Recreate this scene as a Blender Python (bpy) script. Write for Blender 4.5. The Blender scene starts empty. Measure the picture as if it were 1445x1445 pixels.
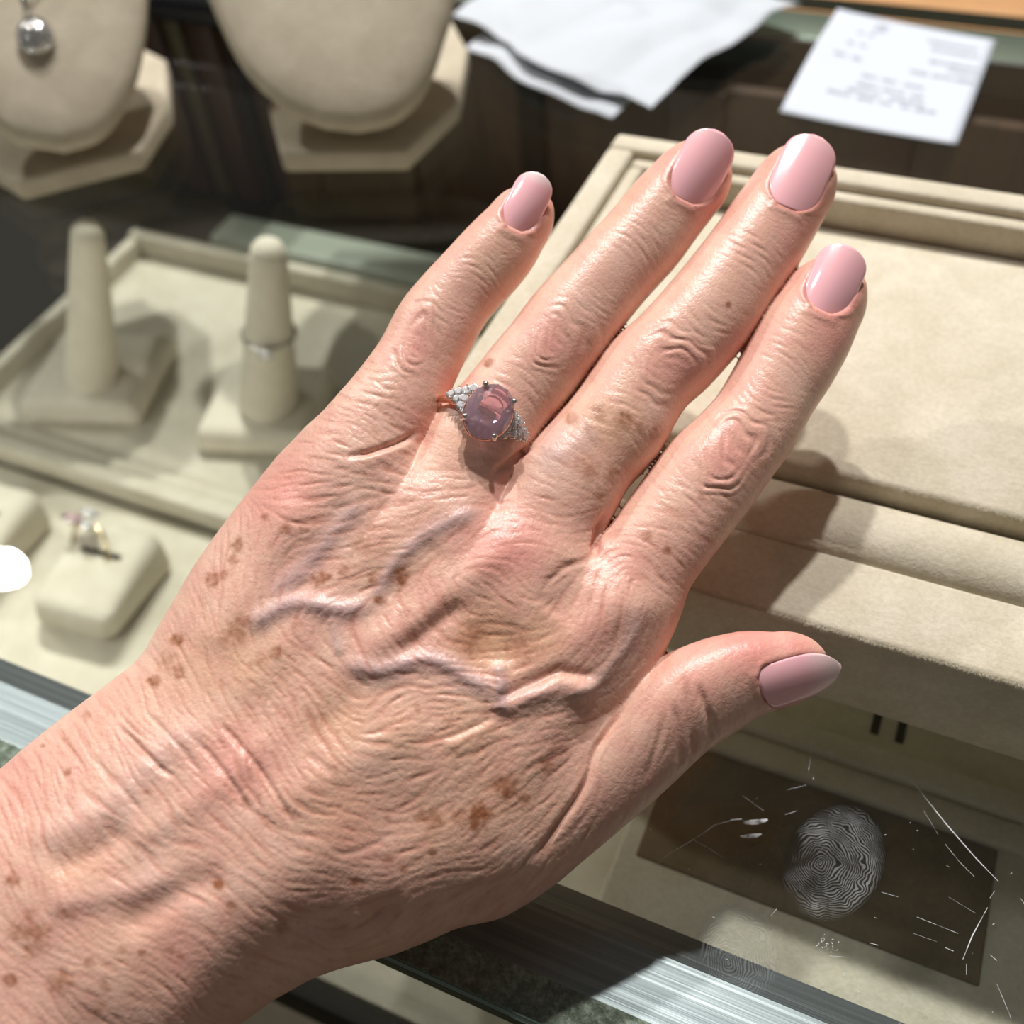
import bpy, bmesh, math, random
import numpy as np
from mathutils import Vector, Matrix
random.seed(7); rng = np.random.default_rng(7)
S = bpy.context.scene
COL = S.collection
MM = 0.001

# ------------------------------------------------------------------ camera
F = 1445.0; CXY = 722.5; CAMH = 205.0            # pixels, pixels, mm above the glass
def unit(v):
    v = np.asarray(v, float); return v/np.linalg.norm(v)
_X = -unit([-3474-CXY, -475-CXY, F]); _Y = unit([1737-CXY, -1091-CXY, F])
_Y = unit(_Y-(_Y@_X)*_X); _Z = np.cross(_Y, _X)
if _Z[1] > 0: _Z = -_Z
RW = np.array([_X, _Y, _Z])                       # world = RW @ camera vector (right, down, forward)
CAM = np.array([0, 0, CAMH])
def ray(px, py): return RW@np.array([(px-CXY)/F, (py-CXY)/F, 1.0])
def at(px, py, z):                                # point of the plane at height z, in mm
    r = ray(px, py); return CAM+r*((z-CAMH)/r[2])
def at_y(px, py, y):
    r = ray(px, py); return CAM+r*(y/r[1])
cam = bpy.data.cameras.new('camera'); camo = bpy.data.objects.new('camera', cam); COL.objects.link(camo)
M = Matrix.Identity(4)
for i in range(3):
    M[i][0] = RW[i, 0]; M[i][1] = -RW[i, 1]; M[i][2] = -RW[i, 2]
M[0][3], M[1][3], M[2][3] = 0, 0, CAMH*MM
camo.matrix_world = M
cam.sensor_width = 36; cam.lens = 36*F/1445; cam.clip_start = 0.01; cam.clip_end = 50
cam.dof.use_dof = True; cam.dof.focus_distance = 0.193; cam.dof.aperture_fstop = 11.0
S.camera = camo

# ------------------------------------------------------------------ light
S.view_settings.view_transform = 'Standard'; S.view_settings.look = 'None'
S.view_settings.gamma = 1; S.view_settings.use_curve_mapping = False
S.view_settings.exposure = -0.1
w = bpy.data.worlds.new('room'); S.world = w; w.use_nodes = True
w.node_tree.nodes['Background'].inputs[0].default_value = (1.0, 0.93, 0.84, 1)
w.node_tree.nodes['Background'].inputs[1].default_value = 0.105
def lamp(name, direction, dist, target, size, power, color, shape='DISK', size_y=None, roll=0.0):
    l = bpy.data.lights.new(name, 'AREA'); o = bpy.data.objects.new(name, l); COL.objects.link(o)
    d = Vector(direction).normalized()
    o.location = Vector(target)*MM+d*dist
    q = d.to_track_quat('Z', 'Y'); o.rotation_euler = (q.to_matrix().to_4x4()@Matrix.Rotation(roll, 4, 'Z')).to_euler()
    l.shape = shape; l.size = size
    if size_y: l.size_y = size_y
    l.energy = power; l.color = color
    return o
# two ceiling spots, an added unseen overhead fill panel, a low downlight mirrored in the glass at the left edge, and an added fill strip inside the case to brighten the cones
lamp('spot_light', (-0.10, 0.50, 0.86), 2.2, (-40, 120, 40), 0.075, 35.0, (1.0, 0.97, 0.94))
lamp('spot_light', (-0.27, 0.50, 0.825), 2.2, (-40, 120, 40), 0.075, 32.0, (1.0, 0.97, 0.94))
lamp('overhead_fill', tuple(ray(380, 1230)*np.array([1, 1, -1])), 1.9, tuple(at(380, 1230, 0)), 0.25, 3.5, (1.0, 0.98, 0.96))
lamp('case_fill_strip', (0.0, -0.92, 0.39), 0.175, (-330, 235, -95), 0.26, 0.13, (1.0, 0.97, 0.9), 'RECTANGLE', 0.008)
lamp('downlight', (-0.672, 0.30, 0.677), 1.55, tuple(at(-8, 796, 0)), 0.048, 6.5, (1.0, 0.965, 0.92))

# ------------------------------------------------------------------ materials
def srgb(r, g, b):
    f = lambda c: (c/255/12.92) if c/255 <= 0.04045 else ((c/255+0.055)/1.055)**2.4
    return (f(r), f(g), f(b), 1)
class Mat:
    def __init__(s, name):
        s.m = bpy.data.materials.new(name); s.m.use_nodes = True; s.nt = s.m.node_tree
        s.b = s.nt.nodes['Principled BSDF']; s.out = s.nt.nodes['Material Output']
    def n(s, t, **kw):
        x = s.nt.nodes.new(t)
        for k, v in kw.items():
            if k in x.inputs.keys(): x.inputs[k].default_value = v
            else: setattr(x, k, v)
        return x
    def l(s, a, b): s.nt.links.new(a, b)
    def set(s, **kw):
        for k, v in kw.items(): s.b.inputs[k.replace('_', ' ')].default_value = v
        return s
    def coords(s, scale=1.0):
        t = s.n('ShaderNodeTexCoord'); mp = s.n('ShaderNodeMapping'); s.l(t.outputs['Object'], mp.inputs['Vector'])
        sc = scale if isinstance(scale, tuple) else (scale,)*3
        mp.inputs['Scale'].default_value = sc
        return mp.outputs['Vector']
    def noise(s, scale, detail=3, rough=0.55, vec=None, dist=0.0):
        x = s.n('ShaderNodeTexNoise'); x.inputs['Scale'].default_value = scale; x.inputs['Detail'].default_value = detail
        x.inputs['Roughness'].default_value = rough; x.inputs['Distortion'].default_value = dist
        s.l(vec if vec else s.coords(), x.inputs['Vector']); return x.outputs['Fac']
    def ramp(s, fac, stops):
        x = s.n('ShaderNodeValToRGB'); s.l(fac, x.inputs['Fac']); e = x.color_ramp.elements
        while len(e) < len(stops): e.new(0.5)
        for k, (p, c) in enumerate(stops): e[k].position = p; e[k].color = c
        return x.outputs['Color']
    def bump(s, fac, dist, strength=1.0, normal=None):
        x = s.n('ShaderNodeBump'); x.inputs['Distance'].default_value = dist; x.inputs['Strength'].default_value = strength
        s.l(fac, x.inputs['Height'])
        if normal: s.l(normal, x.inputs['Normal'])
        return x.outputs['Normal']
def plain(name, col, rough=0.5, metal=0.0, **kw):
    m = Mat(name); m.set(Base_Color=col, Roughness=rough, Metallic=metal, **kw); return m.m
def suede(name, c0, c1, grain=1.0):
    m = Mat(name); v = m.coords()
    blot = m.noise(75, 4, 0.6, v, 0.4); fine = m.noise(900, 3, 0.7, v)
    base = m.ramp(blot, [(0.3, c0), (0.7, c1)])
    mx = m.n('ShaderNodeMixRGB', blend_type='MULTIPLY'); mx.inputs['Fac'].default_value = 1
    m.l(base, mx.inputs['Color1']); m.l(m.ramp(fine, [(0.25, (0.86, 0.85, 0.83, 1)), (0.75, (1.06, 1.06, 1.06, 1))]), mx.inputs['Color2'])
    m.l(mx.outputs['Color'], m.b.inputs['Base Color'])
    m.set(Roughness=0.95); m.b.inputs['Specular IOR Level'].default_value = 0.15
    m.b.inputs['Sheen Weight'].default_value = 0.03; m.b.inputs['Sheen Roughness'].default_value = 0.5
    nb = m.bump(fine, 0.0006*grain, 0.8); m.l(nb, m.b.inputs['Normal'])
    return m.m
SUEDE = suede('tray_suede', srgb(200, 191, 169), srgb(215, 207, 189), 0.4)
SUEDE_IN = suede('case_suede', srgb(202, 195, 178), srgb(216, 211, 196), 0.7)
LINEN = suede('bust_linen', srgb(186, 176, 156), srgb(202, 193, 173), 0.8)
SUEDE_CONE = suede('cone_suede', srgb(226, 219, 203), srgb(236, 230, 215), 0.5)
DARK = plain('dark_laminate', srgb(26, 22, 17), 0.7); DARK.node_tree.nodes['Principled BSDF'].inputs['Specular IOR Level'].default_value = 0.2
SLOT = plain('slot_shadow_felt', srgb(38, 32, 24), 0.95)
def wood(name, c0, c1, sc):
    m = Mat(name); v = m.coords(sc); f = m.noise(6, 5, 0.6, v, 0.6)
    m.l(m.ramp(f, [(0.3, c0), (0.7, c1)]), m.b.inputs['Base Color']); m.set(Roughness=0.45); return m.m
WOOD = wood('dark_wood', srgb(50, 32, 20), srgb(78, 54, 36), (30, 4, 4))
OAK = wood('oak_boards', srgb(176, 128, 82), srgb(206, 160, 112), (3, 30, 30))
def brushed():
    m = Mat('brushed_aluminium'); v = m.coords((3, 900, 900)); f = m.noise(1.0, 4, 0.7, v)
    m.l(m.ramp(f, [(0.25, srgb(112, 120, 126)), (0.75, srgb(160, 167, 172))]), m.b.inputs['Base Color'])
    m.set(Metallic=1.0, Roughness=0.4)
    m.l(m.bump(f, 0.0002, 0.35), m.b.inputs['Normal']); return m.m
ALU = brushed()
def adhesive():
    m = Mat('mottled_glue_line'); v = m.coords(); f = m.noise(520, 5, 0.75, v, 0.3); g = m.noise(60, 2, 0.5, v)
    m.l(m.ramp(f, [(0.35, srgb(92, 104, 92)), (0.5, srgb(134, 144, 130)), (0.68, srgb(188, 198, 190))]), m.b.inputs['Base Color'])
    m.l(m.ramp(g, [(0.52, (0.65,)*3+(1,)), (0.66, (0.22,)*3+(1,))]), m.b.inputs['Roughness'])
    m.set(Metallic=0.35); m.l(m.bump(f, 0.0012, 0.9), m.b.inputs['Normal']); return m.m
GLUE = adhesive()
def thin_glass(name, tint, rough=0.0, ior=1.5):
    m = Mat(name); tr = m.n('ShaderNodeBsdfTransparent'); tr.inputs[0].default_value = tint
    gl = m.n('ShaderNodeBsdfGlossy'); gl.inputs['Roughness'].default_value = rough
    fr = m.n('ShaderNodeLayerWeight'); fr.inputs['Blend'].default_value = 0.5; p5 = m.n('ShaderNodeMath', operation='POWER'); m.l(fr.outputs['Facing'], p5.inputs[0]); p5.inputs[1].default_value = 5.0
    sch = m.n('ShaderNodeMath', operation='MULTIPLY_ADD'); m.l(p5.outputs[0], sch.inputs[0]); sch.inputs[1].default_value = 0.96; sch.inputs[2].default_value = 0.04
    mx = m.n('ShaderNodeMixShader'); m.l(sch.outputs[0], mx.inputs[0]); m.l(tr.outputs[0], mx.inputs[1]); m.l(gl.outputs[0], mx.inputs[2])
    m.l(mx.outputs[0], m.out.inputs['Surface']); return m.m
GLASS = thin_glass('case_glass', (0.972, 0.985, 0.968, 1))
GLASS_EDGE = plain('green_glass_edge', srgb(44, 70, 62), 0.18, 0.0)
GLASS_BEVEL = plain('ground_glass_arris', srgb(120, 140, 130), 0.3, 0.0)
ACRYLIC = plain('frosted_acrylic', srgb(150, 158, 146), 0.35, 0.0)
GOLD = plain('rose_gold', (0.86, 0.50, 0.36, 1), 0.16, 1.0)
SILVER = plain('white_gold', (0.80, 0.79, 0.77, 1), 0.18, 1.0)
YGOLD = plain('pale_gold', (0.80, 0.66, 0.42, 1), 0.2, 1.0)
def gem(name, col, ior, dens=1.0):
    m = Mat(name); m.set(Base_Color=col, Roughness=0.0, IOR=ior)
    m.b.inputs['Transmission Weight'].default_value = 1.0; return m.m
DIAMOND = gem('diamond', (0.96, 0.96, 0.98, 1), 2.0); DIAMOND.node_tree.nodes['Principled BSDF'].inputs['Transmission Weight'].default_value = 0.4; DIAMOND.node_tree.nodes['Principled BSDF'].inputs['Roughness'].default_value = 0.04
PINKGEM = gem('pink_gem', (1.0, 0.72, 0.84, 1), 1.62)
for k_, v_ in (('Transmission Weight', 0.86), ('Roughness', 0.02), ('Coat Weight', 1.0), ('Coat Roughness', 0.14)): PINKGEM.node_tree.nodes['Principled BSDF'].inputs[k_].default_value = v_
REDWOOD = plain('red_brown_wood', srgb(66, 40, 28), 0.5)
PAPER = Mat('tissue_paper'); PAPER.set(Base_Color=srgb(190, 196, 203), Roughness=0.75)
PAPER.b.inputs['Subsurface Weight'].default_value = 0.0
PAPER.l(PAPER.bump(PAPER.noise(60, 4), 0.001, 0.3), PAPER.b.inputs['Normal']); PAPER = PAPER.m
RECEIPT = plain('thermal_paper', srgb(202, 209, 220), 0.6)
INK = plain('grey_print', srgb(172, 176, 186), 0.8)

# ------------------------------------------------------------------ mesh helpers
def tag(o, label=None, cat=None, group=None, kind=None):
    if label: o['label'] = label
    if cat: o['category'] = cat
    if group: o['group'] = group
    if kind: o['kind'] = kind
    return o
def empty(name, loc, label, cat, group=None, rz=0.0):
    o = bpy.data.objects.new(name, None); o.empty_display_size = 0.02
    o.location = Vector(loc)*MM; o.rotation_euler = (0, 0, rz); COL.objects.link(o)
    return tag(o, label, cat, group)
def link(name, me, mat, parent=None, smooth=True):
    o = bpy.data.objects.new(name, me); COL.objects.link(o)
    if mat: me.materials.append(mat)
    if smooth:
        for p in me.polygons: p.use_smooth = True
    if parent: o.parent = parent
    return o
def from_bm(name, bm, mat, parent=None, smooth=False, loc=None):
    me = bpy.data.meshes.new(name); bm.normal_update(); bm.to_mesh(me); bm.free()
    me.transform(Matrix.Scale(MM, 4))
    o = link(name, me, mat, parent, smooth)
    if loc is not None: o.location = Vector(loc)*MM
    return o
def bbox(bm, lo, hi, bev=0.0, seg=2):
    r = bmesh.ops.create_cube(bm, size=1.0)['verts']
    for v in r:
        v.co = Vector([lo[i]+(v.co[i]+0.5)*(hi[i]-lo[i]) for i in range(3)])
    if bev > 0:
        ed = list({e for v in r for e in v.link_edges})
        bmesh.ops.bevel(bm, geom=ed, offset=bev, segments=seg, affect='EDGES', profile=0.5)
def box(name, lo, hi, mat, parent=None, bev=0.0, seg=2, smooth=None):
    bm = bmesh.new(); bbox(bm, lo, hi, bev, seg); return from_bm(name, bm, mat, parent, bev > 0 if smooth is None else smooth)
def raw_mesh(name, v, f, mat, parent=None, smooth=True):
    me = bpy.data.meshes.new(name); me.from_pydata([tuple(np.asarray(p)*MM) for p in v], [], [tuple(int(i) for i in q) for q in f]); me.update()
    return link(name, me, mat, parent, smooth)
def tube(path, rad, seg=8, closed=False):
    P = np.asarray(path, float); n = len(P); rad = np.broadcast_to(np.asarray(rad, float), (n,))
    V = []; Fc = []; prev = None
    for i in range(n):
        t = P[(i+1) % n]-P[i-1] if (closed or 0 < i < n-1) else (P[1]-P[0] if i == 0 else P[-1]-P[-2])
        t = unit(t)
        if prev is None: prev = np.cross(t, [0.3, 0.5, 0.8])
        a = unit(prev-(prev@t)*t); b = np.cross(t, a); prev = a
        for k in range(seg):
            an = 2*math.pi*k/seg; V.append(P[i]+rad[i]*(math.cos(an)*a+math.sin(an)*b))
    for i in range(n if closed else n-1):
        for k in range(seg):
            j = (i+1) % n
            Fc.append((i*seg+k, i*seg+(k+1) % seg, j*seg+(k+1) % seg, j*seg+k))
    if not closed:
        Fc.append(tuple(range(seg))[::-1]); Fc.append(tuple((n-1)*seg+k for k in range(seg)))
    return V, Fc
def sphere(c, r, nu=10, nv=7):
    V = [np.array(c)+[0, 0, r]]; Fc = []
    for j in range(1, nv):
        th = math.pi*j/nv
        for i in range(nu):
            ph = 2*math.pi*i/nu; V.append(np.array(c)+r*np.array([math.sin(th)*math.cos(ph), math.sin(th)*math.sin(ph), math.cos(th)]))
    V.append(np.array(c)-[0, 0, r]); L = len(V)-1
    for i in range(nu): Fc.append((0, 1+i, 1+(i+1) % nu)); Fc.append((L, L-nu+(i+1) % nu, L-nu+i))
    for j in range(nv-2):
        for i in range(nu):
            a = 1+j*nu+i; b = 1+j*nu+(i+1) % nu; Fc.append((a, a+nu, b+nu, b))
    return V, Fc
def merge(parts):
    V = []; Fc = []
    for v, f in parts:
        o = len(V); V += list(v); Fc += [tuple(i+o for i in q) for q in f]
    return V, Fc
def brilliant(rx, ry, crown, pav, table=0.58, n=16):
    """facetted oval cut stone, girdle in the plane z=0"""
    V = []; Fc = []
    def rngv(sx, sy, z, off): 
        o = len(V)
        for k in range(n):
            a = 2*math.pi*(k+off)/n; V.append(np.array([sx*math.cos(a), sy*math.sin(a), z]))
        return o
    t = rngv(rx*table, ry*table, crown, 0.5); m = rngv(rx*0.82, ry*0.82, crown*0.62, 0.0); g = rngv(rx, ry, 0.03*rx, 0.5); g2 = rngv(rx, ry, -0.03*rx, 0.5)
    p = rngv(rx*0.55, ry*0.55, -pav*0.5, 0.0); V.append(np.array([0, 0, -pav])); c = len(V)-1
    Fc.append(tuple(t+k for k in range(n)))
    for k in range(n):
        k1 = (k+1) % n
        Fc.append((t+k, m+k1, t+k1))
        Fc.append((m+k, m+k1, t+k)); Fc.append((m+k1, m+k, g+k))
        Fc.append((m+k1, g+k, g+k1))
        Fc.append((g+k, g2+k, g2+k1, g+k1))
        Fc.append((g2+k, p+k, p+k1)); Fc.append((g2+k, p+k1, g2+k1)); Fc.append((p+k, c, p+k1))
    return V, Fc
def place(V, o, ax, ay, az): 
    o = np.asarray(o); return [o+v[0]*ax+v[1]*ay+v[2]*az for v in V]
SUBDIV = 1; HGRID = 0.62
# ------------------------------------------------------------------ the hand (camera axes in mm: right, down, forward)
def cpt(px, py, d): return np.array([(px-CXY)/F*d, (py-CXY)/F*d, d])
_A = np.array([[230, 1130, 1], [1140, 200, 1], [930, 860, 1]], float)
_K = np.linalg.solve(_A, 1/np.array([172., 216., 186.]))
def Dp(px, py): return 1/(_K[0]*px+_K[1]*py+_K[2])          # depth of the back of the hand
def catmull(P, n):
    P = np.asarray(P, float); m = len(P); Q = np.vstack([2*P[0]-P[1], P, 2*P[-1]-P[-2]])
    t = np.linspace(0, m-1-1e-9, n); i = t.astype(int); u = (t-i)[:, None]
    a, b, c, d = Q[i], Q[i+1], Q[i+2], Q[i+3]
    return 0.5*(2*b+(c-a)*u+(2*a-5*b+4*c-d)*u**2+(3*b-3*c+d-a)*u**3)
class Sweep:
    """a limb: elliptical cross sections along a curve, with rounded ends"""
    def __init__(s, st, thick, offs, roll, e0, e1, n=36, p=2.2):
        rows = []
        for k, (lx, ly, rx, ry) in enumerate(st):
            mx, my = (lx+rx)/2, (ly+ry)/2
            d = Dp(mx, my)+offs[k] if not callable(offs) else offs(k, mx, my)
            c = cpt(mx, my, d); wv = cpt(rx, ry, d)-cpt(lx, ly, d); hw = np.linalg.norm(wv)/2
            rows.append(np.concatenate([c, [hw, thick[k]*hw if thick[k] < 3 else thick[k], math.radians(roll[k])], wv/np.linalg.norm(wv)]))
        R = catmull(rows, n); s.C = R[:, :3]; s.w = R[:, 3]; s.h = R[:, 4]; s.p = p
        T = np.gradient(s.C, axis=0); T /= np.linalg.norm(T, axis=1)[:, None]; s.T = T
        lat = R[:, 6:9]; lat = lat-(lat*T).sum(1)[:, None]*T; lat /= np.linalg.norm(lat, axis=1)[:, None]
        dors = np.cross(lat, T); flip = np.sign((dors*-s.C).sum(1))[:, None]; dors *= flip
        cr, sr = np.cos(R[:, 5])[:, None], np.sin(R[:, 5])[:, None]
        s.L = lat*cr-dors*sr; s.N = dors*cr+lat*sr; s.e0, s.e1 = e0, e1
        mg = max(s.w.max(), s.h.max())+max(e0, e1)+9
        s.lo = s.C.min(0)-mg; s.hi = s.C.max(0)+mg
    def locate(s, P):
        best = np.full(len(P), 1e9); idx = np.zeros(len(P), int); fr = np.zeros(len(P))
        A = s.C[:-1]; B = s.C[1:]-A; bb = (B*B).sum(1)
        for i in range(len(A)):
            q = P-A[i]; t = (q@B[i])/bb[i]
            tc = np.clip(t, 0, 1); r = q-tc[:, None]*B[i]; d = (r*r).sum(1)
            m = d < best; best[m] = d[m]; idx[m] = i; fr[m] = tc[m]
        return idx, fr
    def __call__(s, P):
        out = np.full(len(P), 30.0)
        ins = np.all((P > s.lo) & (P < s.hi), axis=1)
        if not ins.any(): return out
        Q = P[ins]; i, f = s.locate(Q); f1 = f[:, None]
        mix = lambda a: a[i]*(1-f1)+a[i+1]*f1
        c = mix(s.C); q = Q-c; L = mix(s.L); N = mix(s.N); T = mix(s.T)
        w_ = s.w[i]*(1-f)+s.w[i+1]*f; h_ = s.h[i]*(1-f)+s.h[i+1]*f
        l = np.abs((q*L).sum(1))/w_; v = np.abs((q*N).sum(1))/h_; a = (q*T).sum(1)
        a = np.where((i == 0) & (f <= 0), np.minimum(a, 0)/s.e0, np.where((i == len(s.C)-2) & (f >= 1), np.maximum(a, 0)/s.e1, 0))
        k = ((l**s.p+v**s.p)**(2/s.p)+a*a)**0.5
        g = np.sqrt((l/w_)**2+(v/h_)**2+(a/np.where(a < 0, s.e0, s.e1))**2)/np.maximum(k, 1e-6)  # gradient estimate
        out[ins] = np.clip((k-1)/np.maximum(g, 1e-3), -30, 30)
        return out
FING = {}
def finger(name, st, r0, off, roll, e1, thick=None):
    n = len(st)
    FING[name] = Sweep(st, thick or [0.92]*n, off, roll, 16.0, e1, n=34)
finger('pinky', [(402, 690, 538, 792), (436, 622, 578, 712), (465, 572, 590, 664), (499, 532, 612, 612), (538, 480, 638, 546), (568, 425, 662, 496), (597, 390, 682, 460), (620, 366, 708, 428), (646, 338, 734, 400), (669, 314, 754, 373), (692, 291, 764, 352)],
       8, [10.5, 8.5, 8, 7.5, 7.5, 7.2, 6.9, 6.7, 6.5, 6.2, 5.8], [4, 6, 8, 10, 12, 13, 14, 15, 16, 17, 18], 9.8)
finger('ring', [(520, 730, 655, 850), (575, 660, 702, 760), (610, 592, 732, 668), (640, 557, 754, 628), (661, 532, 772, 602), (689, 497, 802, 566), (720, 460, 830, 530), (750, 420, 857, 494), (788, 379, 887, 452), (825, 339, 922, 410), (860, 301, 955, 374), (895, 259, 984, 334), (926, 228, 1012, 298)],
       9, [11.5, 9.5, 8.5, 8.3, 8.3, 8.3, 8.3, 8, 7.6, 7.4, 7.2, 6.8, 6.4], [0, 2, 4, 5, 6, 7, 8, 9, 10, 12, 13, 15, 16], 11.2)
finger('middle', [(640, 790, 790, 890), (690, 705, 828, 795), (738, 640, 866, 726), (771, 603, 890, 684), (806, 563, 928, 643), (835, 521, 950, 601), (862, 484, 973, 568), (894, 456, 1007, 537), (936, 411, 1051, 486), (979, 359, 1088, 430), (1010, 319, 1118, 387), (1035, 284, 1143, 344), (1067, 241, 1168, 298)],
       9, [12, 10, 9, 8.8, 8.6, 8.6, 8.6, 8.3, 8, 7.7, 7.5, 7.2, 6.8], [-2, 0, 2, 3, 4, 5, 6, 7, 8, 10, 11, 12, 13], 10.8)
finger('index', [(795, 890, 925, 950), (822, 815, 950, 872), (845, 768, 966, 838), (868, 732, 992, 800), (900, 688, 1028, 752), (936, 639, 1064, 706), (974, 601, 1090, 670), (1009, 563, 1116, 634), (1034, 523, 1144, 584), (1056, 481, 1168, 548), (1080, 437, 1190, 508), (1105, 404, 1207, 468)],
       9, [12, 10, 9, 8.8, 8.8, 8.8, 8.6, 8.2, 7.9, 7.7, 7.4, 7], [0, 0, 1, 2, 3, 4, 5, 6, 7, 8, 9, 10], 12.0)
def thumb_d(k, mx, my): return [196, 195.5, 195, 195, 195, 195.5, 196, 196.5][k]-3
FING['thumb'] = Sweep([(640, 1120, 720, 1270), (735, 1080, 800, 1222), (812, 1030, 866, 1168), (868, 985, 920, 1122), (926, 934, 970, 1074), (982, 905, 1020, 1042), (1042, 890, 1060, 1016), (1100, 890, 1096, 1000)],
      [1.05, 1.0, 0.95, 0.9, 0.85, 0.8, 0.78, 0.72], thumb_d, [14, 14, 15, 16, 17, 18, 18, 18], 10.0, 9.6, n=30)
OUT = np.array([(-330, 1560), (-230, 1290), (-120, 1165), (0, 1085), (35, 1054), (92, 1009), (142, 972), (187, 938), (205, 917), (218, 892), (249, 840), (270, 803), (300, 760), (328, 722), (360, 682), (394, 640), (436, 600), (480, 588), (530, 612), (585, 648), (640, 676), (695, 704), (750, 724), (805, 745), (850, 776), (900, 806), (940, 832), (949, 856), (940, 878), (920, 900), (902, 928), (886, 962), (866, 1010), (846, 1060), (832, 1110), (815, 1168), (780, 1232), (741, 1264), (700, 1286), (640, 1312), (600, 1330), (557, 1347), (515, 1358), (480, 1367), (440, 1381), (385, 1412), (340, 1445), (250, 1530), (120, 1700), (60, 1800)], float)
def rbf(pts, sig):
    pts = np.array(pts, float)
    def f(x, y):
        wt = np.exp(-((x[..., None]-pts[:, 0])**2+(y[..., None]-pts[:, 1])**2)/(2*sig*sig))+1e-9
        return (wt*pts[:, 2]).sum(-1)/wt.sum(-1)
    return f
class Slab:
    """palm, wrist and forearm: an outline with a rounded edge and a varying thickness about a middle surface"""
    G0, ST = (-420, 420), 4
    def __init__(s):
        gx = np.arange(s.G0[0], 1120, s.ST, dtype=float); gy = np.arange(s.G0[1], 1900, s.ST, dtype=float)
        X, Y = np.meshgrid(gx, gy, indexing='ij'); D = np.full(X.shape, 1e9); ins = np.zeros(X.shape, bool)
        P = OUT; Pn = np.roll(P, -1, 0)
        for a, b in zip(P, Pn):
            e = b-a; t = np.clip(((X-a[0])*e[0]+(Y-a[1])*e[1])/(e@e), 0, 1)
            D = np.minimum(D, np.hypot(X-a[0]-t*e[0], Y-a[1]-t*e[1]))
            if a[1] != b[1]:
                c = ((a[1] > Y) != (b[1] > Y)) & (X < e[0]*(Y-a[1])/e[1]+a[0]); ins ^= c
        Sd = np.where(ins, D, -D)
        for _ in range(5):                                   # round the medial creases
            Sd[1:-1] = (Sd[:-2]+2*Sd[1:-1]+Sd[2:])/4; Sd[:, 1:-1] = (Sd[:, :-2]+2*Sd[:, 1:-1]+Sd[:, 2:])/4
        s.S = Sd
        s.H = rbf([(-100, 1400, 22), (150, 1200, 19), (350, 1180, 17.8), (480, 1250, 17), (500, 950, 16), (350, 850, 14.5), (700, 1050, 16), (780, 1150, 14.8), (450, 680, 12), (690, 770, 13), (900, 850, 13), (850, 960, 12)], 90)(X, Y)
        s.R = rbf([(-100, 1400, 27), (150, 1200, 24), (250, 950, 20), (450, 1350, 21), (640, 1300, 19), (780, 1200, 17), (300, 780, 14), (400, 660, 11), (480, 610, 8), (590, 650, 7), (700, 710, 7), (850, 780, 7.5), (940, 850, 9), (880, 960, 9), (840, 1080, 12), (600, 1000, 16)], 70)(X, Y)
        s.off = rbf([(-100, 1400, 1.5), (150, 1200, 0.5), (350, 1150, 0), (560, 900, 0), (420, 660, 1.5), (300, 800, 1.5), (600, 720, 0), (700, 780, -0.5), (900, 850, 0.5), (860, 1000, 3.0), (800, 1150, 4.4), (700, 1250, 3.6), (560, 1330, 3), (250, 950, 1.5), (700, 1000, 0.3)], 80)(X, Y)
    def samp(s, A, px, py):
        u = np.clip((px-s.G0[0])/s.ST, 0, A.shape[0]-2.001); v = np.clip((py-s.G0[1])/s.ST, 0, A.shape[1]-2.001)
        i = u.astype(int); j = v.astype(int); a = u-i; b = v-j
        return (A[i, j]*(1-a)+A[i+1, j]*a)*(1-b)+(A[i, j+1]*(1-a)+A[i+1, j+1]*a)*b
    def __call__(s, P):
        px = P[:, 0]/P[:, 2]*F+CXY; py = P[:, 1]/P[:, 2]*F+CXY
        H = s.samp(s.H, px, py); R = s.samp(s.R, px, py); dp = Dp(px, py)
        t = s.samp(s.S, px, py)*dp/F; mid = dp+H+s.samp(s.off, px, py); v = (P[:, 2]-mid)*0.97
        u = np.maximum(0, 1-t/R); q = np.sqrt(u*u+(v/H)**2)
        g = np.sqrt((u/R)**2+(v/H/H)**2)/np.maximum(q, 1e-6)
        return np.clip((q-1)/np.maximum(g, 1e-3), -30, 30)
PALM = Slab()
def smin(a, b, k):
    h = np.clip(0.5+0.5*(b-a)/k, 0, 1); return b*(1-h)+a*h-k*h*(1-h)
def hand_sdf(P):
    pal = PALM(P); d = pal
    for nm, k in (('pinky', 6.0), ('ring', 6.0), ('middle', 6.0), ('index', 6.5), ('thumb', 5.0)):
        s = FING[nm]; fd = s(P); near = fd < 29
        if near.any():
            u = np.where(near, smin(fd, pal, k), pal); d = np.minimum(d, u)
    return d
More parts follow.
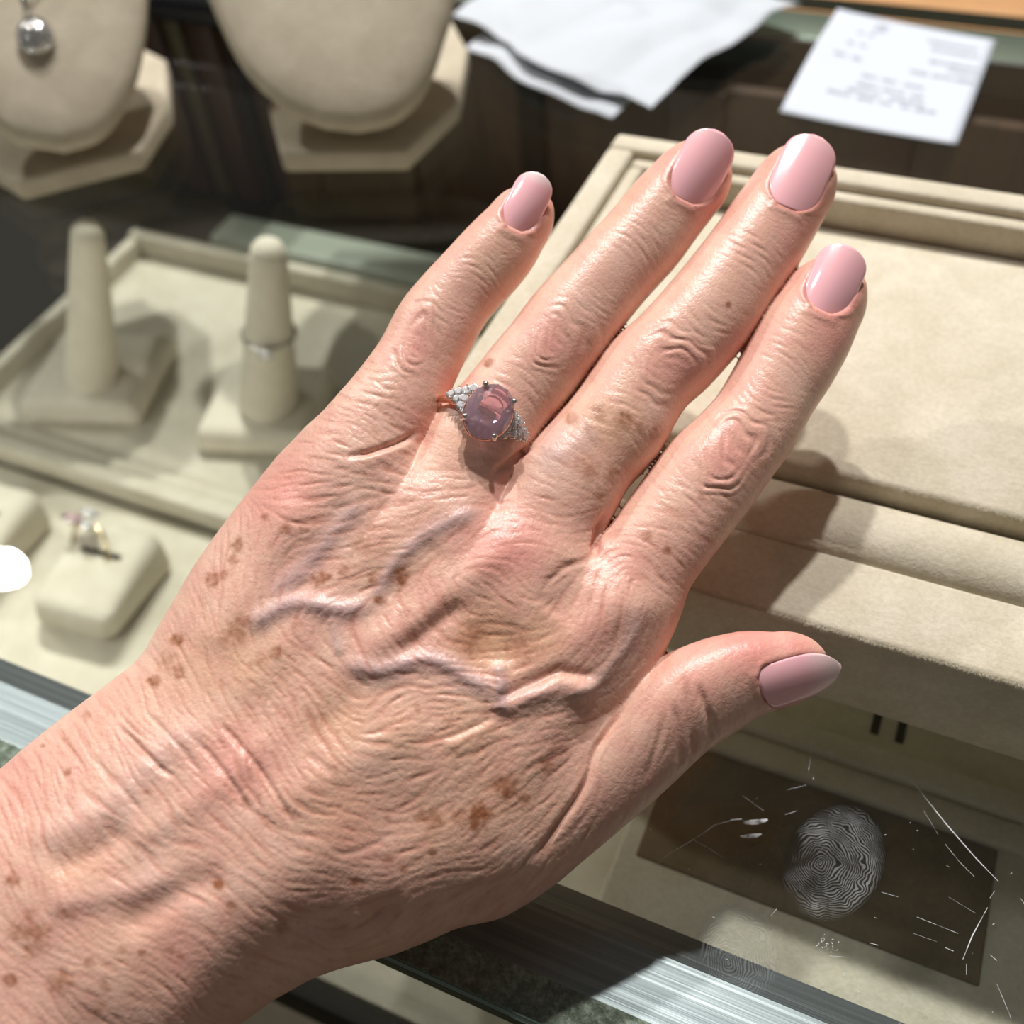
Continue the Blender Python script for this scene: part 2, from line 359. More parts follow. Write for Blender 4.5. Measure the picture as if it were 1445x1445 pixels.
def surface_nets(vol, lo, h):
    nx, ny, nz = vol.shape; sg = vol < 0
    c = np.zeros((nx-1, ny-1, nz-1), np.int8)
    for dx in (0, 1):
        for dy in (0, 1):
            for dz in (0, 1): c += sg[dx:nx-1+dx, dy:ny-1+dy, dz:nz-1+dz]
    act = (c > 0) & (c < 8); ids = -np.ones(c.shape, int); cells = np.argwhere(act); ids[act] = np.arange(len(cells))
    acc = np.zeros((len(cells), 3)); cnt = np.zeros(len(cells))
    cor = [np.array([a, b, d]) for a in (0, 1) for b in (0, 1) for d in (0, 1)]
    for a in range(8):
        for b in range(a+1, 8):
            if np.abs(cor[a]-cor[b]).sum() != 1: continue
            ia = cells+cor[a]; ib = cells+cor[b]
            va = vol[ia[:, 0], ia[:, 1], ia[:, 2]]; vb = vol[ib[:, 0], ib[:, 1], ib[:, 2]]
            m = (va < 0) != (vb < 0); t = va[m]/(va[m]-vb[m])
            acc[m] += ia[m]+(ib[m]-ia[m])*t[:, None]; cnt[m] += 1
    V = lo+h*(acc/cnt[:, None]); quads = []
    for ax in range(3):
        o1, o2 = (ax+1) % 3, (ax+2) % 3
        sl = [slice(None)]*3; sl[ax] = slice(0, -1); s2 = [slice(None)]*3; s2[ax] = slice(1, None)
        ch = sg[tuple(sl)] != sg[tuple(s2)]; e = np.argwhere(ch)
        ok = (e[:, o1] > 0) & (e[:, o2] > 0) & (e[:, o1] < vol.shape[o1]-1) & (e[:, o2] < vol.shape[o2]-1); e = e[ok]
        st = sg[tuple(sl)][e[:, 0], e[:, 1], e[:, 2]]
        def cid(d1, d2):
            q = e.copy(); q[:, o1] -= d1; q[:, o2] -= d2; return ids[q[:, 0], q[:, 1], q[:, 2]]
        Q = np.stack([cid(1, 1), cid(0, 1), cid(0, 0), cid(1, 0)], 1); Q[~st] = Q[~st][:, ::-1]; quads.append(Q)
    return V, np.vstack(quads)
def vnormals(V, Q):
    n = np.cross(V[Q[:, 2]]-V[Q[:, 0]], V[Q[:, 3]]-V[Q[:, 1]]); N = np.zeros_like(V)
    for k in range(3):
        for j in range(4): N[:, k] += np.bincount(Q[:, j], n[:, k], len(V))
    return N/np.maximum(np.linalg.norm(N, axis=1), 1e-12)[:, None]
def smooth(V, Q, it, lam=0.5):
    for _ in range(it):
        A = np.zeros_like(V); c = np.zeros(len(V))
        for j in range(4):
            a, b = Q[:, j], Q[:, (j+1) % 4]
            c += np.bincount(a, minlength=len(V)); 
            for k in range(3): A[:, k] += np.bincount(a, V[b, k], len(V))
        V = V*(1-lam)+lam*A/np.maximum(c, 1)[:, None]
    return V
def subdivide(V, Q):
    E = np.vstack([np.sort(Q[:, [j, (j+1) % 4]], 1) for j in range(4)]); key = E[:, 0].astype(np.int64)*len(V)+E[:, 1]
    u, inv = np.unique(key, return_inverse=True); a = u//len(V); b = u % len(V)
    n = len(V); m = len(u); fc = V[Q].mean(1); V2 = np.vstack([V, (V[a]+V[b])/2, fc])
    k = len(Q); e = [n+inv[j*k:(j+1)*k] for j in range(4)]; f = n+m+np.arange(k)
    Q2 = np.vstack([np.stack([Q[:, j], e[j], f, e[(j+3) % 4]], 1) for j in range(4)])
    return V2, Q2
h0 = HGRID
lo = np.array([-175., -100., 150.]); hi = np.array([85., 185., 250.])
hc = h0*5; nC = np.ceil((hi-lo)/hc).astype(int)+1
ax = [lo[i]+hc*np.arange(nC[i]) for i in range(3)]
G = np.stack(np.meshgrid(*ax, indexing='ij'), -1)
crs = hand_sdf(G.reshape(-1, 3)).reshape(G.shape[:3])
vol = np.repeat(np.repeat(np.repeat(crs, 5, 0), 5, 1), 5, 2).astype(np.float32)
near = np.abs(crs) < hc*1.8
I = np.argwhere(near)[:, None, :]*5+np.stack(np.meshgrid(*[np.arange(-2, 3)]*3, indexing='ij'), -1).reshape(1, -1, 3)
I = I.reshape(-1, 3); I = I[np.all((I >= 0) & (I < np.array(vol.shape)), axis=1)]
for k in range(0, len(I), 600000):
    J = I[k:k+600000]; vol[J[:, 0], J[:, 1], J[:, 2]] = hand_sdf(lo+h0*J)
del G, crs
V, Q = surface_nets(vol, lo, h0); del vol
V = smooth(V, Q, 2)
for _ in range(2):
    V -= (hand_sdf(V)*0.9)[:, None]*vnormals(V, Q)
V = smooth(V, Q, 1, 0.3)
for lev in range(SUBDIV):
    V, Q = subdivide(V, Q)
    V = smooth(V, Q, 3, 0.5)
    if lev == 0: V -= (hand_sdf(V)*0.9)[:, None]*vnormals(V, Q); V = smooth(V, Q, 2, 0.5)
N = vnormals(V, Q)
PX = V[:, 0]/V[:, 2]*F+CXY; PY = V[:, 1]/V[:, 2]*F+CXY
FACE = np.clip(-(N*(V/np.linalg.norm(V, axis=1)[:, None])).sum(1), 0, 1)   # 1 on the back of the hand, 0 underneath
# ------------------------------------------------------------------ skin relief: folds, veins, tendons, knuckle creases
IW = 1500; IO = 20                                         # relief map in hand coordinates, 1 px = about 0.14 mm
def gauss1(A, sig):
    r = int(3*sig+1); k = np.exp(-0.5*(np.arange(-r, r+1)/sig)**2); k /= k.sum()
    n = A.shape[0]; fk = np.zeros(n); fk[:r+1] = k[r:]; fk[-r:] = k[:r]; K = np.fft.rfft(fk)
    return np.fft.irfft(np.fft.rfft(A, axis=0)*K[:, None], n, axis=0)
def blur(A, sig): return gauss1(gauss1(A, sig).T, sig).T
IX, IY = np.meshgrid(np.arange(IW)-IO, np.arange(IW)-IO, indexing='ij')
IX = IX.astype(float); IY = IY.astype(float)
# direction in which the fine folds run, by place
FLOW = [(150, 1150, .62, .78), (60, 1120, .5, .86), (80, 1350, .72, .7), (30, 1250, .6, .8), (250, 1250, .78, .62), (180, 1400, .85, .5), (350, 1100, .6, .8), (450, 1000, .58, .81), (370, 1000, .6, .8),
        (250, 900, .55, .83), (330, 790, .12, 1), (300, 850, .45, .9), (230, 960, .7, .7), (390, 730, .5, .9), (420, 690, 1, .05), (440, 740, 1, -.1), (400, 780, .6, -.8), (470, 640, 1, .18), (460, 600, .95, .3), (530, 560, .85, .5),
        (560, 740, .9, -.42), (520, 800, .85, -.5), (600, 650, 1, -.12), (640, 780, .82, -.57), (670, 700, .9, -.3), (600, 850, .35, .93), (680, 830, .6, .8), (540, 900, .3, .95), (470, 800, .9, -.4),
        (720, 700, .95, .2), (790, 740, .95, -.25), (770, 650, .8, .6), (720, 900, 1, -.05), (700, 870, 1, -.15), (850, 860, .42, -.9), (800, 900, .5, -.86), (880, 820, .4, -.9), (900, 760, 1, .1), (930, 800, .9, .5), (890, 700, .5, -.86), (960, 740, .8, .55),
        (700, 1050, 1, -.3), (600, 1050, 1, -.28), (560, 980, .9, -.35), (640, 960, .9, .3), (780, 1000, .92, -.4), (850, 950, .8, -.6), (700, 1150, .9, -.42), (770, 1130, .7, -.7), (600, 1130, .95, -.3), (800, 1180, .75, -.66), (700, 1240, .82, -.57), (600, 1280, .9, -.4),
        (500, 1310, .9, -.35), (500, 1180, .95, .2), (450, 1230, .9, .3), (420, 1340, .92, .35), (340, 1360, .9, .45), (350, 1200, .75, .66),
        (960, 1040, -.2, 1), (900, 1080, -.3, .95), (1000, 980, 0, 1), (1050, 920, 1, -.1), (870, 1150, .5, -.86), (960, 940, .6, -.8)]
for nm in ('pinky', 'ring', 'middle', 'index'):
    s = FING[nm]
    for k in range(9, 34, 4):
        c = s.C[k]; l = s.L[k]; u = unit([l[0], l[1]]); FLOW.append((c[0]/c[2]*F+CXY, c[1]/c[2]*F+CXY, u[0], u[1]))
sx = IX[::10, ::10]; sy = IY[::10, ::10]; c2 = np.zeros(sx.shape); s2 = np.zeros(sx.shape)
for x, y, dx, dy in FLOW:
    wt = np.exp(-((sx-x)**2+(sy-y)**2)/(2*42**2))+1e-4/(1+((sx-x)**2+(sy-y)**2)/1e4); an = 2*math.atan2(dy, dx); c2 += wt*math.cos(an); s2 += wt*math.sin(an)
ang = 0.5*np.arctan2(np.kron(s2, np.ones((10, 10))), np.kron(c2, np.ones((10, 10))))
c2b = blur(np.cos(2*ang), 8); s2b = blur(np.sin(2*ang), 8)
wob = blur(rng.standard_normal((IW, IW)), 22); wob *= 0.20/wob.std()
ang = 0.5*np.arctan2(s2b, c2b)+wob
DX, DY = np.cos(ang).astype(np.float32), np.sin(ang).astype(np.float32)
def lic(src, n):
    acc = src.copy(); wsum = 1.0
    for sg in (1, -1):
        x = np.arange(IW, dtype=np.float32)[:, None]+np.zeros((1, IW), np.float32); y = x.T.copy(); pdx = sg*DX; pdy = sg*DY
        for k in range(n):
            i = np.clip(x, 0, IW-1).astype(np.int32); j = np.clip(y, 0, IW-1).astype(np.int32); f = i*IW+j
            dx = DX.ravel()[f]; dy = DY.ravel()[f]
            fl = np.where(dx*pdx+dy*pdy < 0, np.float32(-1), np.float32(1)); dx = dx*fl; dy = dy*fl; pdx, pdy = dx, dy
            x += 2*dx; y += 2*dy
            i = np.clip(x, 0, IW-1).astype(np.int32); j = np.clip(y, 0, IW-1).astype(np.int32)
            wt = math.cos(0.5*math.pi*(k+1)/(n+1)); acc += src.ravel()[i*IW+j]*wt; wsum += wt
    return acc/wsum
def band(a, b):
    A = rng.standard_normal((IW, IW)).astype(np.float32); A = (blur(A, a)-blur(A, b)).astype(np.float32); return A/A.std()
f1 = lic(band(2.0, 5.2), 9); f1 /= f1.std()
f2 = lic(band(3.8, 9.5), 15); f2 /= f2.std()
fold = -np.maximum(-f1-0.15, 0)**1.1*0.75+0.12*f1-np.maximum(-f2-0.35, 0)**1.2*0.62+0.16*f2   # narrow grooves between flat plates
iso = band(2.0, 4.5)
# how strongly each region is folded
amp = rbf([(150, 1150, 1.0), (80, 1350, .7), (250, 1250, .8), (400, 1050, 1.15), (250, 900, .8), (350, 780, .8), (430, 700, .9), (560, 750, .85), (650, 780, .8), (600, 870, .9), (720, 780, .7), (850, 870, .9), (700, 1050, 1.15), (600, 1180, .75), (780, 1150, .9), (700, 1250, .9), (500, 1300, .8), (400, 1350, .85), (800, 720, .7), (900, 740, .7), (480, 620, 1.0),
           (1000, 950, .35), (1080, 930, .2), (900, 1080, .5), (960, 1040, .5), (610, 430, .2), (720, 300, .12), (680, 385, .28), (830, 420, .2), (950, 270, .14), (905, 330, .28), (785, 480, .28), (690, 560, .16), (1020, 420, .2), (1120, 270, .13), (940, 520, .28), (860, 620, .24), (1100, 520, .2), (1180, 400, .12), (1030, 640, .26), (650, 340, .12), (760, 420, .2), (1070, 350, .25), (990, 480, .2), (1140, 450, .15), (940, 740, .5)], 55)
small = amp(sx, sy); ampm = blur(np.kron(small, np.ones((10, 10))), 6)
REL = (fold*0.06+iso*0.016)*ampm
def seg_d(P, X, Y):
    P = np.asarray(P, float); D = np.full(X.shape, 1e9); Sd = np.zeros(X.shape); T = np.zeros(X.shape); tot = 0
    Lh = np.hypot(*np.diff(P, axis=0).T); TL = Lh.sum()
    for a, b, ln in zip(P[:-1], P[1:], Lh):
        e = b-a; t = np.clip(((X-a[0])*e[0]+(Y-a[1])*e[1])/(e@e), 0, 1); dx = X-a[0]-t*e[0]; dy = Y-a[1]-t*e[1]; d = np.hypot(dx, dy)
        m = d < D; D = np.where(m, d, D); Sd = np.where(m, np.sign(e[0]*dy-e[1]*dx)*d, Sd); T = np.where(m, (tot+t*ln)/TL, T); tot += ln
    return D, Sd, T
VEINB = np.zeros((IW, IW)); MACRO = np.zeros((IW, IW))
def crop_for(P, m):
    P = np.asarray(P); a = max(0, int(P[:, 0].min()-m)+IO); b = min(IW, int(P[:, 0].max()+m)+IO); c = max(0, int(P[:, 1].min()-m)+IO); d = min(IW, int(P[:, 1].max()+m)+IO)
    return slice(a, b), slice(c, d)
def smooth_line(P, n=24): return catmull(P, n)
def ridge(P, wid, h, vein=0.0, fade=0.18, target=None):
    P = smooth_line(P); sl = crop_for(P, wid*4)
    D, Sd, T = seg_d(P, IX[sl], IY[sl]); en = np.clip(np.minimum(T, 1-T)/fade, 0, 1); en = en*en*(3-2*en) if fade > 0 else 1
    (MACRO if target is None else target)[sl] += h*np.exp(-(D/wid)**2)*en
    if vein: VEINB[sl] = np.maximum(VEINB[sl], vein*np.exp(-(D/(wid*1.15))**2)*en)
def step(P, wid, h, fade=0.2):
    """a fold: skin stands up on the upper left of the line and drops to the lower right of it"""
    P = smooth_line(P); sl = crop_for(P, wid*5); D, Sd, T = seg_d(P, IX[sl], IY[sl]); en = np.clip(np.minimum(T, 1-T)/fade, 0, 1); en = en*en*(3-2*en)
    up = np.where(Sd < 0, np.exp(-(D/(wid*2.2))**2), -0.9*np.exp(-(D/wid)**2)+0.0)
    prof = np.where(Sd < 0, 1-np.exp(-(D/wid)**1.3), 0)*np.exp(-(D/(wid*2.6))**2)*1.8-np.exp(-(D/(wid*0.8))**2)*0.55
    MACRO[sl] += h*prof*en
# veins
V1 = [(340, 888), (362, 878), (384, 864), (408, 853), (435, 851), (460, 858), (486, 861), (510, 855), (532, 838), (556, 796), (590, 763), (632, 737), (690, 712)]
ridge(V1[:9], 13, 0.85, 1.0); ridge(V1[7:], 10, 0.38, 0.9)
ridge([(376, 850), (388, 838), (408, 820), (432, 800), (470, 752), (494, 725), (520, 700)], 13, 0.45, 0.8)
ridge([(474, 925), (486, 934), (506, 942), (530, 948), (556, 942), (588, 931), (630, 937), (656, 955), (690, 972), (708, 992)], 13, 0.8, 1.0)
ridge([(470, 868), (474, 895), (482, 928)], 8, 0.3, 0.5)
ridge([(700, 932), (704, 955), (706, 985), (700, 1010)], 11, 0.75, 1.0)
ridge([(704, 1000), (725, 990), (775, 980), (825, 974), (852, 952), (876, 921), (893, 897), (903, 866), (914, 840)], 11, 0.42, 0.5)
ridge([(800, 590), (775, 640), (810, 625), (850, 600)], 16, 0.25, 0.5)
ridge([(20, 1190), (90, 1170), (150, 1140), (220, 1070), (300, 1010)], 22, 0.7, 0.3)
ridge([(60, 1280), (140, 1265), (210, 1250), (260, 1225)], 20, 0.6, 0.25)
ridge([(395, 1020), (330, 1090), (250, 1150), (170, 1200)], 20, 0.45, 0.0)
# tendons and the hollows between them
ridge([(740, 745), (690, 790), (640, 832), (590, 872), (540, 905), (490, 960)], 27, 1.2, 0, 0.25)
ridge([(925, 800), (870, 850), (820, 895), (765, 935), (700, 975), (640, 1020)], 28, 0.85, 0, 0.35)
ridge([(560, 700), (520, 770), (470, 830), (410, 900), (330, 1000)], 24, 0.55, 0, 0.15)
ridge([(425, 690), (385, 760), (335, 850), (280, 930)], 26, 0.6, 0, 0.15)
ridge([(620, 1000), (540, 1050), (450, 1100), (360, 1160)], 30, 0.7, 0, 0.2)
ridge([(560, 962), (505, 978), (470, 1012), (430, 1045), (395, 1075)], 24, -0.6, 0, 0.45)
ridge([(655, 895), (705, 906), (750, 906)], 36, -0.7, 0, 0.3)
ridge([(660, 848), (630, 870), (592, 900), (556, 930)], 12, -0.75, 0, 0.2)
ridge([(820, 790), (800, 830), (770, 870)], 26, -0.6, 0, 0.2)
ridge([(620, 760), (580, 810), (540, 850)], 20, -0.45, 0, 0.2)
ridge([(490, 700), (450, 780), (430, 815)], 20, -0.4, 0, 0.2)
ridge([(60, 1230), (130, 1205), (190, 1165)], 20, -0.75, 0, 0.2)
ridge([(160, 1320), (215, 1285), (262, 1255), (330, 1235)], 22, -0.8, 0, 0.2)
ridge([(505, 1302), (540, 1288), (578, 1274)], 17, -1.3, 0, 0.4)
ridge([(385, 1318), (440, 1312), (505, 1302)], 18, -0.9, 0, 0.2)
ridge([(545, 1312), (575, 1302), (605, 1290)], 14, 0.2, 0, 0.4)
ridge([(640, 1290), (700, 1262), (760, 1225)], 12, -0.5, 0, 0.2)
ridge([(590, 1320), (660, 1280), (720, 1240)], 8, -0.5, 0, 0.2)
# folds with a sharp lower edge
step([(852, 952), (815, 953), (788, 948), (752, 963), (712, 983), (690, 1000)], 12, 0.9)
step([(700, 1010), (660, 1030), (620, 1045)], 8, 0.35)
for P, wd, hh in [([(162, 1020), (190, 1048), (222, 1080), (250, 1102)], 4.5, -0.6), ([(262, 1030), (300, 1070), (330, 1110), (362, 1160)], 5, -0.5), ([(300, 1010), (350, 1065), (395, 1130), (420, 1180)], 4.5, -0.5), ([(200, 1000), (250, 1050), (290, 1100)], 4, -0.35), ([(120, 1060), (170, 1110), (210, 1160)], 4, -0.25),
                  ([(906, 962), (880, 1000), (852, 1040), (838, 1066), (826, 1108), (796, 1154), (768, 1194), (735, 1228)], 5, -1.0), ([(484, 645), (522, 638), (572, 620), (592, 604)], 4.5, -0.6), ([(690, 669), (726, 650), (757, 624)], 4.5, -0.7), ([(840, 790), (841, 765), (846, 745), (860, 722)], 4.5, -0.9), ([(470, 1095), (452, 1075), (430, 1062)], 5, -0.3),
                  ([(455, 1190), (485, 1205), (520, 1195), (560, 1175)], 5, -0.18), ([(966, 950), (972, 985), (976, 1030), (980, 1090)], 5, -0.6), ([(984, 960), (994, 990), (1002, 1025), (1002, 1075)], 5, -0.6), ([(950, 985), (957, 1030), (960, 1070), (962, 1100)], 5, -0.45), ([(1000, 1000), (1010, 1025), (1014, 1045)], 3, -0.35), ([(940, 1010), (925, 1060), (905, 1110)], 5, -0.25), ([(845, 790), (800, 800), (762, 835)], 5, -0.3)]:
    ridge(P, wd, hh, 0, 0.25)
step([(594, 602), (572, 620), (522, 638), (484, 645)], 7, 0.4, 0.35); step([(760, 621), (730, 645), (702, 662)], 7, 0.7, 0.4); step([(864, 716), (846, 745), (840, 790)], 7, 0.6, 0.3)
# knuckles over the middle joints: nested oval creases; over the end joints: short cross creases
def knuckle(cx, cy, dx, dy, ra, rb, h, lam, twist=0.0, bumph=0.35):
    u = unit([dx, dy]); v = np.array([-u[1], u[0]]); m = 2.6*max(ra, rb); sl = crop_for([(cx, cy)], m)
    X = IX[sl]-cx; Y = IY[sl]-cy; a = (X*u[0]+Y*u[1]); b = X*v[0]+Y*v[1]
    ww = wob[sl]*70; a = a+ww*0.5+5*np.sin(b/13.0+twist)+3*np.sin(b/6.0+2*twist); b = b+np.roll(wob, 300, 0)[sl]*40
    r = np.sqrt((a/ra)**2+(b/rb)**2); ph = 2*math.pi*r*ra/lam*(1+0.25*np.roll(wob, 111, 1)[sl])
    en = np.exp(-np.maximum(r-0.95, 0)**2/0.10)*np.clip((r-0.30)/0.35, 0, 1)
    ax_ = np.clip((np.abs(a)/(ra*r+1e-3)-0.25)/0.6, 0, 1); brk = np.clip(0.75+2.2*np.roll(wob, 57, 0)[sl], 0.15, 1.2)
    MACRO[sl] += -h*np.clip(np.cos(ph), -0.25, 1)**1.0*en*(0.12+0.88*ax_)*brk
    inner = np.exp(-(r/0.42)**2); MACRO[sl] += -h*0.8*np.clip(np.cos(2*math.pi*(a*0.8+b*0.35*math.cos(twist))/(lam*1.1)+twist), -0.2, 1)*inner*brk
    MACRO[sl] += bumph*np.exp(-(r/1.05)**4)
    RED[sl] = np.maximum(RED[sl], 0.55*np.exp(-(r/0.95)**2))
def cross(cx, cy, dx, dy, n, lam, half, h, bow=0.25):
    u = unit([dx, dy]); v = np.array([-u[1], u[0]]); sl = crop_for([(cx, cy)], half*2+n*lam)
    X = IX[sl]-cx; Y = IY[sl]-cy; a = X*u[0]+Y*u[1]; b = X*v[0]+Y*v[1]; a = a-bow*b*b/half+wob[sl]*16
    en = np.exp(-(b/half)**4)*np.exp(-(a/(n*lam*0.55))**4); br = 0.55+0.45*np.sin(b/half*5+a/lam*2.4+cx)
    MACRO[sl] += -0.65*h*np.clip(np.cos(2*math.pi*a/lam), -0.2, 1)*en*br
RED = np.zeros((IW, IW))
knuckle(585, 487, .62, -.78, 44, 42, 0.26, 15, 0.3); knuckle(785, 478, .64, -.77, 46, 46, 0.28, 15, 1.0); knuckle(938, 516, .62, -.79, 52, 50, 0.28, 16, 2.0); knuckle(1030, 632, .6, -.8, 52, 46, 0.22, 17, 0.6)
cross(618, 438, .62, -.78, 4, 11, 34, 0.16); cross(835, 432, .64, -.77, 5, 10, 36, 0.15); cross(990, 458, .62, -.79, 5, 11, 40, 0.17); cross(1078, 570, .58, -.81, 5, 11, 40, 0.17)
cross(545, 540, .62, -.78, 4, 13, 42, 0.15, -0.2); cross(735, 540, .64, -.77, 4, 13, 44, 0.16, -0.25); cross(880, 590, .62, -.79, 4, 14, 46, 0.16, -0.3); cross(975, 705, .6, -.8, 3, 15, 46, 0.15, -0.3)
cross(682, 380, .55, -.83, 4, 11, 34, 0.2, -0.4); cross(906, 335, .6, -.8, 5, 11, 34, 0.17, -0.3); cross(1060, 352, .55, -.83, 5, 12, 40, 0.24, -0.3); cross(1116, 492, .52, -.85, 5, 12, 40, 0.15, -0.3)
cross(705, 345, .52, -.85, 5, 6.5, 26, 0.1); cross(935, 296, .6, -.8, 5, 7, 28, 0.1); cross(1090, 300, .52, -.85, 5, 7, 30, 0.1); cross(1140, 452, .5, -.86, 5, 7, 30, 0.09)
# ------------------------------------------------------------------ pigment: blush, veins, yellow patches, age spots
for x, y, r, a in [(715, 768, 62, .8), (400, 690, 62, .65), (440, 800, 40, .2), (905, 790, 55, .35), (570, 700, 45, .2), (1060, 905, 60, 1.0), (1120, 905, 36, .8), (990, 940, 60, .5), (930, 1000, 40, .3), (330, 1080, 60, .55), (1180, 470, 46, .6), (1200, 430, 40, .5), (1165, 300, 44, .45), (1110, 320, 40, .2), (1010, 290, 40, .45), (930, 235, 34, .4), (1090, 240, 34, .45), (770, 310, 40, .5), (680, 300, 40, .25), (1140, 400, 40, .45), (640, 880, 70, .3), (850, 880, 55, .4), (20, 1100, 70, .35), (250, 1330, 60, .3), (500, 1190, 40, .3), (130, 1300, 50, .15), (1050, 500, 50, .3), (640, 540, 30, .4), (590, 600, 30, .5), (640, 470, 40, .25)]:
    sl = crop_for([(x, y)], r*2.5); RED[sl] = np.maximum(RED[sl], a*np.exp(-((IX[sl]-x)**2+(IY[sl]-y)**2)/r**2))
YEL = np.zeros((IW, IW))
for x, y, r, a in [(690, 905, 55, .8), (760, 900, 40, .6), (350, 930, 60, .5), (280, 950, 60, .4), (480, 1020, 60, .5), (660, 1040, 60, .4), (480, 1140, 60, .4), (700, 1120, 70, .35), (620, 1160, 60, .35), (560, 1040, 50, .4), (860, 600, 50, .45), (640, 620, 40, .3), (170, 1330, 60, .25), (560, 790, 50, .25), (700, 370, 40, .25), (880, 260, 40, .2), (790, 300, 30, .2), (110, 1230, 50, .35)]:
    sl = crop_for([(x, y)], r*2.5); YEL[sl] = np.maximum(YEL[sl], a*np.exp(-((IX[sl]-x)**2+(IY[sl]-y)**2)/r**2))
SPOT = np.zeros((IW, IW)); jag = band(2.5, 7); jag2 = band(6, 16)
SP = [(252, 903, 9, .9), (217, 963, 9, .95), (337, 770, 10, .7), (300, 818, 11, .7), (316, 812, 8, .5), (405, 747, 7, .6), (375, 730, 6, .55), (452, 817, 10, .95), (462, 815, 7, .8), (485, 805, 7, .6), (536, 848, 7, 1), (565, 812, 13, .85), (528, 818, 9, .6), (570, 868, 8, .5), (390, 922, 9, .8), (368, 935, 10, .6), (250, 948, 12, .5), (235, 935, 14, .35), (333, 895, 14, .5), (345, 878, 12, .5), (318, 905, 10, .35), (95, 1090, 5, .75), (306, 1248, 8, 1), (327, 1278, 8, .55), (17, 1242, 10, .75), (50, 1322, 20, .6), (26, 1315, 14, .55), (45, 1338, 12, .5), (88, 1386, 16, .6), (15, 1383, 9, .8), (150, 1392, 8, .5), (200, 1347, 7, .7), (88, 1290, 8, .5), (42, 1290, 8, .4), (104, 1290, 7, .4), (127, 1357, 7, .5), (172, 1340, 6, .45), (140, 1425, 8, .4), (345, 1132, 8, .6), (210, 1117, 6, .5),
      (675, 1150, 17, 1.25), (682, 1148, 9, .7), (655, 1152, 14, .5), (715, 1111, 15, .85), (725, 1105, 8, .4), (740, 1127, 8, .75), (772, 1080, 10, .6), (610, 1157, 15, .55), (595, 1150, 10, .4), (611, 1203, 6, .9), (502, 1246, 7, .9), (509, 1252, 5, .5), (548, 1212, 8, .55), (570, 1226, 6, .45), (460, 1242, 5, .35), (546, 1155, 5, .4), (665, 905, 20, .5), (655, 898, 12, .35), (735, 915, 22, .45), (742, 928, 14, .35), (1028, 430, 4, 1), (690, 512, 7, .75), (880, 594, 13, .6), (845, 580, 10, .5), (924, 611, 9, .6), (905, 605, 10, .4), (805, 590, 9, .5), (862, 672, 11, .6), (868, 668, 6, .5), (828, 664, 16, .45), (830, 603, 7, .45), (846, 700, 7, .4), (912, 755, 7, .55), (941, 776, 6, .9), (990, 702, 5, .4), (400, 1312, 10, .4), (635, 1020, 6, .35), (790, 1060, 12, .3), (240, 1340, 6, .4), (255, 1350, 5, .35), (60, 1052, 4, 1), (123, 1010, 7, .35), (430, 745, 6, .4), (510, 770, 12, .4), (524, 745, 8, .35), (330, 790, 7, .5), (470, 1085, 8, .35), (420, 880, 8, .3), (590, 1000, 5, .4)]
for x, y, r, a in SP:
    sl = crop_for([(x, y)], r*3); d = np.hypot(IX[sl]-x, (IY[sl]-y))/r-0.07*jag[sl]-0.11*jag2[sl]
    SPOT[sl] = np.maximum(SPOT[sl], a**0.75*np.clip((1.5-d)/0.9, 0, 1)**1.2*(0.86+0.14*jag[sl]))
mott = blur(rng.standard_normal((IW, IW)), 14); mott /= mott.std(); mott2 = band(5, 14)
frk = np.clip(band(3.2, 8.5)-1.7, 0, 1)*np.clip(ampm-0.55, 0, 1)*1.2
SPOT = np.clip(SPOT+0.5*frk, 0, 1.15)
def sample(A, x, y):
    u = np.clip(x+IO, 0, IW-1.001); v = np.clip(y+IO, 0, IW-1.001); i = u.astype(int); j = v.astype(int); a = u-i; b = v-j
    i1 = np.minimum(i+1, IW-1); j1 = np.minimum(j+1, IW-1)
    return (A[i, j]*(1-a)+A[i1, j]*a)*(1-b)+(A[i, j1]*(1-a)+A[i1, j1]*a)*b
# ------------------------------------------------------------------ nails: where they lie on the finger tips
NAILS = {'pinky': ((725, 325), (763, 245), 28, 'pinky'), 'ring': ((966, 285), (1015, 185), 36.5, 'ring'), 'middle': ((1111, 294), (1155, 192), 38.5, 'middle'), 'index': ((1159, 440), (1199, 347), 36.5, 'index'), 'thumb': ((1074, 973), (1187, 939), 31, 'thumb')}
def nail_outline(u, pointed=False):
    b = np.sqrt(np.clip(1-np.clip((0.30-u)/0.30, 0, 1)**2.3, 0, 1)); t = np.sqrt(np.clip(1-np.clip((u-0.66)/0.34, 0, 1)**2.4, 0, 1))
    if pointed: t = np.clip(1-np.clip((u-0.5)/0.5, 0, 1)**2.0*0.66, 0, 1)*np.sqrt(np.clip(1-np.clip((u-0.84)/0.16, 0, 1)**2, 0, 1)); b = np.sqrt(np.clip(1-np.clip((0.16-u)/0.16, 0, 1)**2.5, 0, 1))
    return b*t
dsp = sample(REL, PX, PY)*np.clip(FACE*2.2-0.15, 0, 1)+sample(MACRO, PX, PY)*np.clip(FACE*1.6, 0, 1)
under = np.zeros(len(V))
